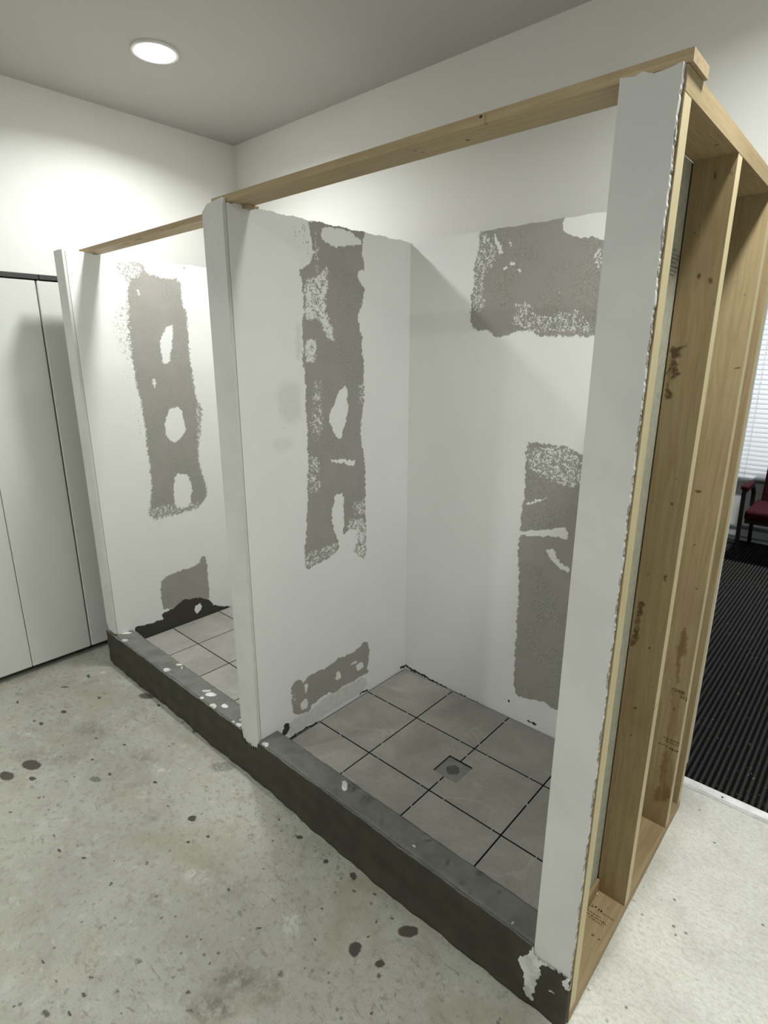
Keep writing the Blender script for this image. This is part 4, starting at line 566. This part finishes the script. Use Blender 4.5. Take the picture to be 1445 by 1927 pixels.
# carpeted room beyond the opening
Y2, X2A, X2B, C2 = 4.90, -1.2, 4.2, 2.60
WX0, WX1, WZ0, WZ1 = .10, 2.30, .585, 2.17
b = bmesh.new()
add_box(b, X2A-WT, WX0, Y2, Y2+WT, 0, C2); add_box(b, WX1, X2B+WT, Y2, Y2+WT, 0, C2)
add_box(b, WX0, WX1, Y2, Y2+WT, 0, WZ0); add_box(b, WX0, WX1, Y2, Y2+WT, WZ1, C2)
struct('wall_far', b, WALL)
struct('wall_far_left', box(X2A-WT, X2A, YB+WT, Y2, 0, C2), WALL)
struct('wall_far_right', box(X2B, X2B+WT, YB+WT, Y2, 0, C2), WALL)
struct('ceiling_far', box(X2A-WT, X2B+WT, YB+WT, Y2+WT, C2, C2+.1), CEILM)

b = bmesh.new()
add_box(b, WX0, WX0+.04, Y2+.03, Y2+.09, WZ0, WZ1); add_box(b, WX1-.04, WX1, Y2+.03, Y2+.09, WZ0, WZ1)
add_box(b, WX0+.04, WX1-.04, Y2+.03, Y2+.09, WZ1-.04, WZ1); add_box(b, WX0+.04, WX1-.04, Y2+.03, Y2+.09, WZ0, WZ0+.04)
win = struct('window_1', b, RIM)
obj('pane', box(WX0+.04, WX1-.04, Y2+.055, Y2+.061, WZ0+.04, WZ1-.04), GLASS, win)
obj('window_sill', box(WX0-.03, WX1+.03, Y2-.05, Y2+.03, WZ0-.028, WZ0-.001, .003), SILL, win)

# ribbed carpet: real ribs running front to back
def carpet():
    y0, y1, x0, x1, p = YB+.012, Y2, X2A, X2B, .0225
    prof = []
    x = x0
    while x < x1-p:
        prof += [(x, .001), (x+.28*p, .002), (x+.40*p, .0075), (x+.78*p, .0080), (x+.90*p, .002)]
        x += p
    prof.append((x1, .001))
    rows = [y0, 2.0, 3.4, y1]
    verts = [(a, r, z) for r in rows for a, z in prof]
    n = len(prof)
    faces = [(i+k*n, i+1+k*n, i+1+(k+1)*n, i+(k+1)*n) for k in range(len(rows)-1) for i in range(n-1)]
    me = bpy.data.meshes.new('floor_carpet'); me.from_pydata(verts, [], faces)
    o = link('floor_carpet', me, CARPET); tag(o, kind='structure')
    return o
carpet()
struct('floor_far', box(X2A, X2B, YB-.02, Y2, -.10, -.001), BED)

# metal threshold between concrete and carpet
b = bmesh.new()
prof = [(1.133, 0), (1.133, .003), (1.146, .007), (1.170, .0095), (1.182, .0085), (1.182, 0)]
A = [b.verts.new((OX0+.001, y, z)) for y, z in prof]; B_ = [b.verts.new((OX1-.002, y, z)) for y, z in prof]
b.faces.new(A); b.faces.new(B_[::-1])
for i in range(len(prof)): b.faces.new((A[i], A[(i+1) % 6], B_[(i+1) % 6], B_[i]))
thr = thing('threshold_strip', (2.0, 1.16, 0), 'ridged aluminium threshold strip between bare concrete and black carpet', 'threshold')
obj('strip', b, ALU, thr)
for i in range(7):
    obj('screw', cyl((1.42+i*.26, 1.157), .004, .0075, .0098, 10), TRACK, thr)

# ---------------------------------------------------------------- closet doors and their tracks (left wall)
def door(name, spans, hinge):
    d = bpy.data.objects.new(name, None); COL.objects.link(d); d.location = (XL, spans[0][0], 0); d['kind'] = 'structure'
    for y0, y1 in spans:
        obj('door_panel', box(XL-.030, XL+.002, y0, y1, .034, 2.024, .006, 3), DOORM, d, smooth=False)
    return d
door('door_1', [(-.642, -.3385), (-.3360, -.0330)], 0)
door('door_2', [(-.0265, .275), (.2775, .580)], 0)
for nm, y0, y1 in (('trim_1', -.648, -.0165), ('trim_2', -.0135, .588)):
    b = box(XL-.045, XL+.008, y0, y1, 2.028, 2.051, .002)
    struct(nm, b, TRACK)

# ---------------------------------------------------------------- ceiling lights
def puck(x, y, label, CEIL=CEIL, watts=LAMP_W):
    t = thing('recessed_light', (x, y, CEIL), label, 'ceiling light', 'round LED ceiling lights')
    obj('trim_ring', ring((x, y), .082, .092, CEIL-.010, CEIL-.0005), RIM, t)
    obj('diffuser', cyl((x, y), .082, CEIL-.0085, CEIL-.001, 40), LED, t)
    ld = bpy.data.lights.new('downlight', 'AREA')
    ld.shape = 'DISK'; ld.size = .145; ld.energy = watts; ld.spread = LAMP_SPREAD; ld.color = LAMP_COLOR
    lo = bpy.data.objects.new('downlight', ld); COL.objects.link(lo)
    lo.parent = t; lo.location = (0, 0, -.011)
puck(-.885, .315, 'lit round ceiling light above the far left shower bay')
puck(1.56, .315, 'lit round ceiling light above the open stud wall')
puck(-.95, -1.78, 'lit round ceiling light over the open floor near the closet doors')
puck(1.18, -1.78, 'lit round ceiling light over the open floor in front of the right shower bay')
puck(4.00, .315, 'unseen fill light added by the right-hand wall, beside the opening to the carpeted room')  # unseen lamp, added to light the framing side of the room
puck(1.5, 4.15, 'unseen fill light added in the carpeted room, before the window blind', C2, 46.0)  # unseen stronger lamp, added to brighten the wall under the window

# ---------------------------------------------------------------- partitions
def fld(key, ax, base=-1.0):
    i, j = [k for k in range(3) if k != ax]
    return lambda P: paint_polys(P[:, [i, j]], DATA[key], base)
zero = lambda P: np.zeros(len(P))

def strip(parent, x0, x1, z0, z1, seed, label=None, top=None, bot=None, right=None, left=None):
    o = slab('end_cap', (x0, 0, z0), (1, 0, 0), (0, 0, 1), x1-x0, z1-z0, DW-.0004, .006, STRIP, parent, top=top, bot=bot, right=right, left=left)
    if label: o['label'] = label
    return o

ZB = ZT-.004        # boards start just under tile level
# left end partition
pl = thing('partition_wall', (L0+.05, 0, 0), 'short left end wall of the shower, skim-coated with a ragged grey band and a dark mortar foot', 'partition', 'shower partitions')
slab('drywall_panel', (L1, .0140, ZB), (0, 1, 0), (0, 0, 1), D-.0140, H-ZB, DW, .0055, PANEL, pl,
     fields=[('peel', fld('L', 0), -1), ('mort', fld('Lmort', 0, 0), 0), ('skim', zero, 0)], top=wob(3, .004))
strip(pl, L0, L1-.0008, HC+.010, H+.004, 5, top=wob(8, .003), bot=wob(4, .004), left=lambda v: .012*np.exp(-((v)/.03)**2))
for y in (DW, .43, .87): obj('stud', box(L0+.0005, L1-DW, y, y+.038, .038, H-.038), WOODZ, pl)
obj('top_plate', box(L0+.0005, L1-DW, DW, D, H-.038, H-.001), WOODY, pl)
obj('bottom_plate', box(L0+.0005, L1-DW, CW, D, .001, .038), WOODY, pl)

# middle partition
pm = thing('partition_wall', (M0/2, 0, 0), 'middle partition between the two shower bays, white with a tall ragged grey patch', 'partition', 'shower partitions')
slab('drywall_panel', (M1, .0140, ZB), (0, 1, 0), (0, 0, 1), D-.0140, H-ZB, DW, .0045, PANEL, pm,
     fields=[('peel', fld('M', 0), -1), ('mort', fld('Mmort', 0, 0), 0), ('skim', fld('Mskim', 0, 0), 0)], top=wob(13, .004))
slab('drywall_panel', (M0, D, ZB), (0, -1, 0), (0, 0, 1), D-.0140, H-ZB, DW, .05, WALL, pm)
strip(pm, M0, M1-.0012, HC-.070, H+.006, 5,
      top=lambda u: np.interp(u, [0, .012, .03, .07, .1, .117], [-.022, -.014, -.002, .001, .004, .004]),
      bot=lambda u: 0*u)
for y in (DW, .43, .87): obj('stud', box(M0+DW, M1-DW, y, y+.038, .038, H-.038), WOODZ, pm)
obj('top_plate', box(M0+DW, M1-DW, DW, D, H-.038, H-.001), WOODY, pm)
obj('bottom_plate', box(M0+DW, M1-DW, CW, D, .001, .038), WOODY, pm)

# back of both bays
pb = thing('partition_wall', (0, D+.05, 0), 'long back wall of the shower bays with grey patches at the upper right and lower right', 'partition', 'shower partitions')
slab('drywall_panel', (M1-.004, D+.0002, ZB), (1, 0, 0), (0, 0, 1), R0+.003, H-ZB, DW, .0045, PANEL, pb,
     fields=[('peel', fld('K', 1), -1), ('mort', fld('Kmort', 1, 0), 0), ('skim', zero, 0)], top=wob(33, .003))
slab('drywall_panel', (L1+.001, D, ZB), (1, 0, 0), (0, 0, 1), M0-L1-.002, H-ZB, DW, .05, WALL, pb)
FY0 = D+DW
for x in (-1.30, -.90, -.50, -.10, .31, .72): obj('stud', box(x, x+.038, FY0, FY0+.089, .038, H-.038), WOODZ, pb)
obj('top_plate', box(L0, R0+.01, FY0, FY0+.089, H-.038, H-.001), WOODX, pb)
obj('bottom_plate', box(L0, R0+.01, FY0, FY0+.089, .001, .038), WOODX, pb)

# right end wall: bare framing outside, drywall inside and on the end
pr = thing('stud_wall', (1.26, 0, 0), 'right end wall of the shower with bare pine studs facing the floor area', 'partition', 'shower partitions')
XS = R0+DW
YE = 1.000
def wood_fields(kn=None, pitch=None, dirt=None, ax=1):
    i, j = [k for k in range(3) if k != ax]
    sub = lambda P: P[:, [i, j]]
    return [('knot', (lambda P: paint_ellipses(sub(P), kn, .75)) if kn else zero, 0),
            ('pitch', (lambda P: paint_polys(sub(P), pitch, 0)) if pitch else zero, 0),
            ('dirt', (lambda P: paint_polys(sub(P), dirt, 0)) if dirt else zero, 0)]
def stud(y0, kn=None, pitch=None, dirt=None, z0=.038, z1=H-.038, t=.038, step=.0035):
    o = slab('stud', (XS+.0035, y0, z0), (1, 0, 0), (0, 0, 1), R1-XS-.004, z1-z0, t, step, [WOODZ, EDGEZ], pr, fields=wood_fields(kn, pitch, dirt))
    for p in o.data.polygons:                       # paler narrow edges: side light put into their colour
        if abs(p.normal.x) > .9: p.material_index = 1
    return o
stud(DW+.001, step=.02)
stud(.408, DATA['s2'], None, DATA['s2p'])
stud(.812, DATA['s3'], DATA['s3p'], None)
stud(YE-.038, step=.02)
# plates
o = slab('bottom_plate', (XS+.0005, DW+.001, .038), (1, 0, 0), (0, 1, 0), R1-XS-.0005, YE-DW-.001, .037, .006, WOODY, pr, fields=wood_fields(DATA['bp'], None, None, ax=2))
bplate = o
o = slab('top_plate', (R1, DW+.001, H-.038), (-1, 0, 0), (0, 1, 0), R1-XS-.0005, YE-DW-.001, .037, .008, WOODY, pr, fields=wood_fields(DATA['tpu'], None, None, ax=2))
for y0, y1 in ((.0525, .4055), (.4485, .8095), (.8525, YE-.040)):
    obj('blocking', box(XS+.0006, XS+.010, y0, y1, .0385, .0843), WOODY, pr)
# inner drywall: grey-green paper seen through the framing
o = slab('drywall_panel', (R0, D, .0845), (0, -1, 0), (0, 0, 1), D-DW-.001, H-.0385-.0845, DW, .05, [WALL, BOARDBACK], pr)
for p in o.data.polygons:
    if p.normal.x > .9: p.material_index = 1
# end cap with a torn, crumbly right edge and a hand-cut top
rt = wob(41, .0022, (6, 14, 33, 71, 150))
o = strip(pr, R0, R1-.006, .120, 2.130, 6, 'grey drywall strip with a torn edge and ragged top',
      top=lambda u: np.interp(u, [0, .027, .035, .055, .08, .098], [.005, .000, .005, -.003, -.002, .002])+wob(9, .0008)(u),
      bot=lambda u: wob(15, .010, (12, 30, 70))(u),
      right=lambda v: rt(v)+.0015)
core = slab('gypsum_core', (R1-.0105, .0030, .125), (1, 0, 0), (0, 0, 1), .0060, 1.99, DW-.0042, .004, GYPSUM, pr, right=lambda v: wob(55, .0022, (7, 19, 43, 97, 180))(v))

# printed grade stamps on the lumber
def text_mesh(bm, s, size, place):
    cu = bpy.data.curves.new('stamp_text', 'FONT'); cu.body = s; cu.size = size
    tmp = bpy.data.objects.new('stamp_text', cu); COL.objects.link(tmp)
    dg = bpy.context.evaluated_depsgraph_get(); dg.update()
    me = bpy.data.meshes.new_from_object(tmp.evaluated_get(dg))
    bpy.data.objects.remove(tmp)
    me.transform(place); bm.from_mesh(me)
    bpy.data.meshes.remove(me)
def smudge(bm, place, w, h, n, r):
    """a row of smeared printed characters"""
    x = 0
    while x < w:
        cw = r.uniform(.5, .9)*h
        for k in range(3):
            x0 = x+r.uniform(0, cw*.6); z0 = r.uniform(0, h*.7)
            dx, dz = (cw*.22, h*r.uniform(.4, 1)) if r.random() < .6 else (cw*r.uniform(.4, .9), h*.22)
            q = [place @ Vector(c) for c in ((x0, min(z0, h-.1*h), 0), (x0+dx, min(z0, h-.1*h), 0), (x0+dx, min(z0+dz, h), 0), (x0, min(z0+dz, h), 0))]
            bm.faces.new([bm.verts.new(c) for c in q])
        x += cw*1.12
rr = random.Random(5)
s3 = [c for c in pr.children if c.name.startswith('stud')][2]
FR = Matrix(((1, 0, 0, 0), (0, 0, -1, 0), (0, 1, 0, 0), (0, 0, 0, 1)))        # text plane -> facing -y
b = bmesh.new()
text_mesh(b, 'OW8', .017, Matrix.Translation((1.256, .8117, .583)) @ FR)
text_mesh(b, 'N.J', .017, Matrix.Translation((1.286, .8117, .566)) @ FR)
for (x, z, w, h) in ((1.2525, .392, .050, .007), (1.262, .382, .044, .006), (1.240, .363, .032, .006), (1.277, .355, .029, .011)):
    smudge(b, Matrix.Translation((x, .8117, z)) @ FR, w, h, 8, rr)
obj('ink_stamp', b, INK, s3)
b = bmesh.new()
PLT = lambda x, y, a: Matrix.Translation((x, y, .0383)) @ Matrix.Rotation(a, 4, 'Z')
for (x, y, w, h) in ((1.222, .339, .036, .011), (1.258, .338, .038, .005), (1.226, .318, .040, .006), (1.228, .308, .052, .006), (1.234, .299, .040, .006), (1.276, .308, .010, .008)):
    smudge(b, PLT(x, y, 0), w, h, 8, rr)
obj('ink_stamp', b, INK, bplate)
dpan = [c for c in pr.children if c.name.startswith('drywall_panel')][0]
b = bmesh.new()
SD = lambda y, z: Matrix.Translation((XS+.0003, y, z)) @ Matrix(((0, 0, 1, 0), (1, 0, 0, 0), (0, 1, 0, 0), (0, 0, 0, 1)))
for k in range(7):
    smudge(b, SD(.352, 1.856+k*.0085), .050 if k % 3 else .030, .0055, 8, rr)
obj('ink_stamp', b, INKG, dpan)

# header boards across the openings
def header(x0, x1, y0, y1, z0, z1, knots_front, knots_under, label, skew=0.0):
    t = thing('header_board', ((x0+x1)/2, (y0+y1)/2, z0), label, 'board', 'header boards')
    def kf(P):
        f = np.zeros(len(P))
        if knots_under: f = paint_ellipses(P[:, :2], knots_under, .45)
        return f
    o = slab('board', (x1, y0, z0), (-1, 0, 0), (0, 1, 0), x1-x0, y1-y0, -(z0-z1), .005, WOODX, t,
             fields=[('knot', kf, 0), ('pitch', zero, 0), ('dirt', zero, 0)])
    for (kx, kz, rx, rz) in knots_front:
        bm = bmesh.new()
        vs = [bm.verts.new((kx+rx*math.cos(a), y0-.0004, kz+rz*math.sin(a))) for a in np.linspace(0, 2*math.pi, 14, endpoint=False)]
        bm.faces.new(vs)
        obj('knot', bm, KNOT, o)
    t.rotation_euler[2] = skew
    return t
header(-.080, 1.313, .0135, .1030, H+.0005, H+.0200, [(.918, H+.0145, .0042, .0030)],
       [[[.931, .0165], [.0055, 0], [0, .0030], 1.0], [[.848, .070], [.008, 0], [0, .005], .8], [[.729, .066], [.006, 0], [0, .005], .8], [[.722, .045], [.006, 0], [0, .005], .6]],
       'long pine header board from the middle partition to the stud wall')
header(-1.372, -.050, .104, .174, H+.0005, H+.0195, [], [[[-.95, .13], [.05, 0], [0, .008], .6], [[-.80, .12], [.05, 0], [0, .008], .6]],
       'shorter pine header board over the far left shower bay')
obj('shim', box(.0006, .026, .072, .1025, H-.010, H-.0002), WOODX, pm)

# ---------------------------------------------------------------- curb
def curb():
    t = thing('shower_curb', (0, 0, 0), 'long low mortar curb along the front of both shower bays, splashed with white plaster', 'curb')
    x0, x1 = L0-.006, R1-.0006
    f1, f2 = wob(61, .008, (1.3, 2.9, 6, 13)), wob(62, .003, (2, 5, 11))
    def disp(U, V):                                # the mortar flares out at the foot
        x = U+x0
        foot = np.interp(x, [-1.4, -.9, 0, .4, .75, 1.0, 1.3], [.002, .003, .006, .014, .022, .014, .005])
        return np.maximum(-.0008, (foot+f1(U)*.8)*np.exp(-(V/.035)**1.5)+f2(U*1.0)*.35+.0012*np.sin(V*70+U*9)+.001)
    def ctop(u):
        x = u+x0
        e = wob(71, .003, (4, 9, 21, 45))(u)-.001
        j = np.abs(wob(77, .030, (16, 37, 83, 140))(u))
        e = e-np.where((x > M0+.002) & (x < M1+.004), np.interp(x, [M0, M0+.02, M1-.02, M1], [.004, .032, .030, .004])+j*1.5, 0)      # the end caps run down into the mortar, dripping
        return e-np.where(x > R0+.002, .022+j*.6, 0)
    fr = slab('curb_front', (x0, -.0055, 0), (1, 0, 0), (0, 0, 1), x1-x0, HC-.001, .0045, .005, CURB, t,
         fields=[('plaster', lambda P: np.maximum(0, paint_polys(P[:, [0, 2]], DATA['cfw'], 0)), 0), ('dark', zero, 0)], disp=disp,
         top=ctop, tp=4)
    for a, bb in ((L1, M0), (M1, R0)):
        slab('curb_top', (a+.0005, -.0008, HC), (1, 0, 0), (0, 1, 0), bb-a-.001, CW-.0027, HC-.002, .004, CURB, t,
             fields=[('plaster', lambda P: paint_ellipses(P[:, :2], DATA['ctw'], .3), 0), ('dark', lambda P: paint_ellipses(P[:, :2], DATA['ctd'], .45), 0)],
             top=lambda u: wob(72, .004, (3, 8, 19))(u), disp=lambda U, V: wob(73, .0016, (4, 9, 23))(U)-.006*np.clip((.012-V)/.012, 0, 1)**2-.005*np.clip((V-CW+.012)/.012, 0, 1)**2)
    obj('curb_core', box(L1, R0-.001, .0001, CW-.01, .0005, ZB-.004), CURB, t)
curb()

# ---------------------------------------------------------------- tiled shower floors
J = .0050
def tiles(parent, xs, ys, notch=None):
    k = 0
    for i in range(len(xs)-1):
        for j in range(len(ys)-1):
            a, bx, c, d = xs[i]+J/2, xs[i+1]-J/2, ys[j]+J/2, ys[j+1]-J/2
            poly = [(a, c), (bx, c), (bx, d), (a, d)]
            if notch:
                n0, n1, m0, m1 = notch
                if c < m0 and d > m1:
                    if a < n0 < bx <= n1: poly = [(a, c), (bx, c), (bx, m0), (n0, m0), (n0, m1), (bx, m1), (bx, d), (a, d)]
                    elif n0 <= a < n1 < bx: poly = [(a, c), (bx, c), (bx, d), (a, d), (a, m1), (n1, m1), (n1, m0), (a, m0)]
            o = obj('tile', prism(poly, ZT-.0085, ZT+.0006*((k*7) % 3-1), bev=.0008), [TILE, BED], parent); k += 1
            for p in o.data.polygons:                       # tile edges are smeared with thinset
                if abs(p.normal.z) < .2: p.material_index = 1
def spacer(parent, x, y, along_x):
    l, w = (.0026, .0130) if not along_x else (.0130, .0026)      # thin tab lying across the joint
    b = box(x-l/2, x+l/2, y-w/2, y+w/2, ZT+.0008, ZT+.0022)
    l, w = (.0026, .0040) if not along_x else (.0040, .0026)
    add_box(b, x-l/2, x+l/2, y-w/2, y+w/2, ZT-.008, ZT+.0040)
    obj('tile_spacer', b, SPACER, parent)

DR = (.5575, .6695, .4135, .5265)
fr_ = thing('shower_floor', (.6, .5, 0), 'grey tiled floor of the right shower bay, with a square drain and white spacers in its joints', 'tile floor', 'shower floors')
obj('tile_bed', box(M1+.0005, R0-.0005, CW-.008, D-.0005, .001, ZT-.0088), BED, fr_)
tiles(fr_, [M1+.004, .305, .6115, .918, R0-.003], [CW-.004, .3185, .626, D-.004], DR)
for (x, y) in ((.044, .626), (.131, .626), (.253, .626), (.36, .626), (.541, .626), (.676, .626), (.86, .626), (1.06, .626), (.137, .3185), (.354, .3185), (.573, .3185), (.68, .3185), (.884, .3185), (1.05, .3185)):
    spacer(fr_, x, y, False)
for (x, y) in ((.305, .396), (.305, .167), (.305, .86), (.6115, .863), (.6115, .662), (.6115, .569), (.6115, .38), (.6115, .214), (.918, .50)):
    spacer(fr_, x, y, True)
fl_ = thing('shower_floor', (-.7, .5, 0), 'grey tiled floor of the far left shower bay, mostly hidden behind the middle partition', 'tile floor', 'shower floors')
obj('tile_bed', box(L1+.0005, M0-.0005, CW-.008, D-.0005, .001, ZT-.0095), BED, fl_)
tiles(fl_, [L1+.003, -1.022, -.7155, -.409, M0-.004], [CW-.004, .327, .6335, D-.004])

dr = thing('floor_drain', ((DR[0]+DR[1])/2, (DR[2]+DR[3])/2, ZT-.009), 'square steel floor drain with a round grid of small holes, set in the grey tiles', 'drain')
def grate():
    n = 26; z = ZT-.0056
    x0, x1, y0, y1 = DR[0]+.0012, DR[1]-.0012, DR[2]+.0012, DR[3]-.0012
    cx, cy = (x0+x1)/2, (y0+y1)/2
    bm = bmesh.new()
    # cell grid: alternate bar / hole columns
    pit, hole = .0078, .0056
    edges = [x0-cx]
    ks = range(-4, 5)
    for k in ks: edges += [k*pit-hole/2, k*pit+hole/2]
    edges += [x1-cx]
    V = {}
    def vert(i, j):
        if (i, j) not in V: V[i, j] = bm.verts.new((cx+edges[i], cy+edges[j], z))
        return V[i, j]
    for i in range(len(edges)-1):
        for j in range(len(edges)-1):
            hx, hy = i % 2 == 1, j % 2 == 1
            if hx and hy:
                a, c = (i-1)//2-4, (j-1)//2-4
                if math.hypot(a, c) < 3.4: continue
            bm.faces.new((vert(i, j), vert(i+1, j), vert(i+1, j+1), vert(i, j+1)))
    r = bmesh.ops.extrude_face_region(bm, geom=list(bm.faces))
    for v in r['geom']:
        if isinstance(v, bmesh.types.BMVert): v.co.z -= .0012
    obj('grate', bm, STEEL, dr)
grate()
obj('drain_body', box(DR[0]+.0008, DR[1]-.0008, DR[2]+.0008, DR[3]-.0008, ZT-.0092, ZT-.0084), BLACK, dr)

# ---------------------------------------------------------------- carpeted room furnishings
bl = thing('window_blind', (1.2, Y2-.02, WZ0), 'white horizontal-slat blind closed over the bright office window', 'blind')
obj('headrail', box(WX0+.01, WX1-.01, Y2-.045, Y2+.012, 2.105, 2.160, .003), HEAT, bl)
me0 = None
for k in range(36):
    z = .625+k*.0415
    if me0 is None:
        b = bmesh.new()
        pr_ = [(-.022, -.010), (-.008, -.001), (.008, .006), (.022, .010)]
        pr_ = [(y*.45, zz*2.3) for y, zz in pr_]
        A = [b.verts.new((WX0+.015, Y2-.012+y, z+zz)) for y, zz in pr_]; B2 = [b.verts.new((WX1-.015, Y2-.012+y, z+zz)) for y, zz in pr_]
        for i in range(3): b.faces.new((A[i], A[i+1], B2[i+1], B2[i]))
        s0 = obj('slat', b, SLAT, bl); me0 = s0
    else:
        c = me0.copy(); COL.objects.link(c); c.parent = bl; c.location = (0, 0, k*.0415)
obj('bottom_rail', box(WX0+.012, WX1-.012, Y2-.030, Y2+.004, .588, .603, .003), SLAT, bl)
for x in (.72, 1.7): obj('ladder_cord', tube([(x, Y2-.026, .60), (x, Y2-.026, 2.11)], .0012, 6), SPACER, bl)

ht = thing('baseboard_heater', (1.2, Y2-.04, 0), 'white baseboard heater with dark slots under the office window', 'heater')
obj('heater_body', box(X2A+.3, 3.6, Y2-.055, Y2-.001, .030, .120, .004), HEAT, ht)
obj('air_slot', box(X2A+.3, 3.6, Y2-.062, Y2-.0005, .1205, .142, .003), SILL, ht)
obj('air_slot', box(X2A+.3, 3.6, Y2-.0585, Y2-.0555, .040, .052), SILL, ht)
obj('heater_foot', box(X2A+.3, 3.6, Y2-.050, Y2-.001, .009, .0295), HEAT, ht)

def armchair():
    t = thing('armchair', (1.14, 4.5, .008), 'burgundy upholstered armchair with a black frame in front of the office blind', 'chair')
    for sx, x in ((-1, .862), (1, 1.43)):
        # front leg rising into a curved arm that drops to the seat
        obj('leg', tube([(x, 4.200, .0085), (x-sx*-.012, 4.205, .30), (x-sx*-.020, 4.210, .595)], .014, 4, square=True), CHAIRB, t)
        arm = tube([(x+sx*.020, 4.200, .600), (x+sx*.020, 4.46, .606), (x+sx*.018, 4.53, .597), (x+sx*.014, 4.585, .565), (x+sx*.010, 4.61, .51), (x+sx*.008, 4.615, .40)], .014, 4, square=True)
        a = obj('arm', arm, CHAIRB, t)
        pad = box(x+sx*.020-.026, x+sx*.020+.026, 4.185, 4.475, .6145, .650, .014, 3)
        obj('arm_pad', pad, CHAIRF, a, smooth=True)
        obj('leg', tube([(x, 4.78, .0085), (x, 4.72, .22), (x+sx*.004, 4.62, .40)], .014, 4, square=True), CHAIRB, t)
    obj('seat_frame', box(.876, 1.416, 4.23, 4.70, .335, .365), CHAIRB, t)
    s = box(.872, 1.420, 4.19, 4.70, .366, .452, .028, 4)
    obj('seat', s, CHAIRF, t, smooth=True)
    bk = box(.905, 1.387, 4.66, 4.73, .42, .93, .028, 4)
    for v in bk.verts: v.co.y += (v.co.z-.42)*.10
    obj('backrest', bk, CHAIRF, t, smooth=True)
armchair()

# ---------------------------------------------------------------- crumbs of plaster by the framing
def chip(x, y, r, z=0.0):
    bm = bmesh.new()
    bmesh.ops.create_icosphere(bm, subdivisions=1, radius=r)
    q = random.Random(int(x*1e4))
    for v in bm.verts: v.co = Vector((v.co.x*q.uniform(.7, 1.4), v.co.y*q.uniform(.7, 1.4), v.co.z*q.uniform(.5, .8)))
    lo = min(v.co.z for v in bm.verts)
    for v in bm.verts: v.co += Vector((x, y, z-lo))
    return obj('plaster_crumb', bm, PLAST)
tag(chip(1.3145, .130, .0042), 'tiny white plaster crumb on the concrete beside the front of the bare pine bottom plate', 'debris')
tag(chip(1.3150, .486, .0050), 'tiny white plaster crumb on the concrete beside the second bare stud', 'debris')
tag(chip(1.2260, .392, .0035, .0385), 'tiny white plaster crumb on the pine plate at the foot of the second stud', 'debris')
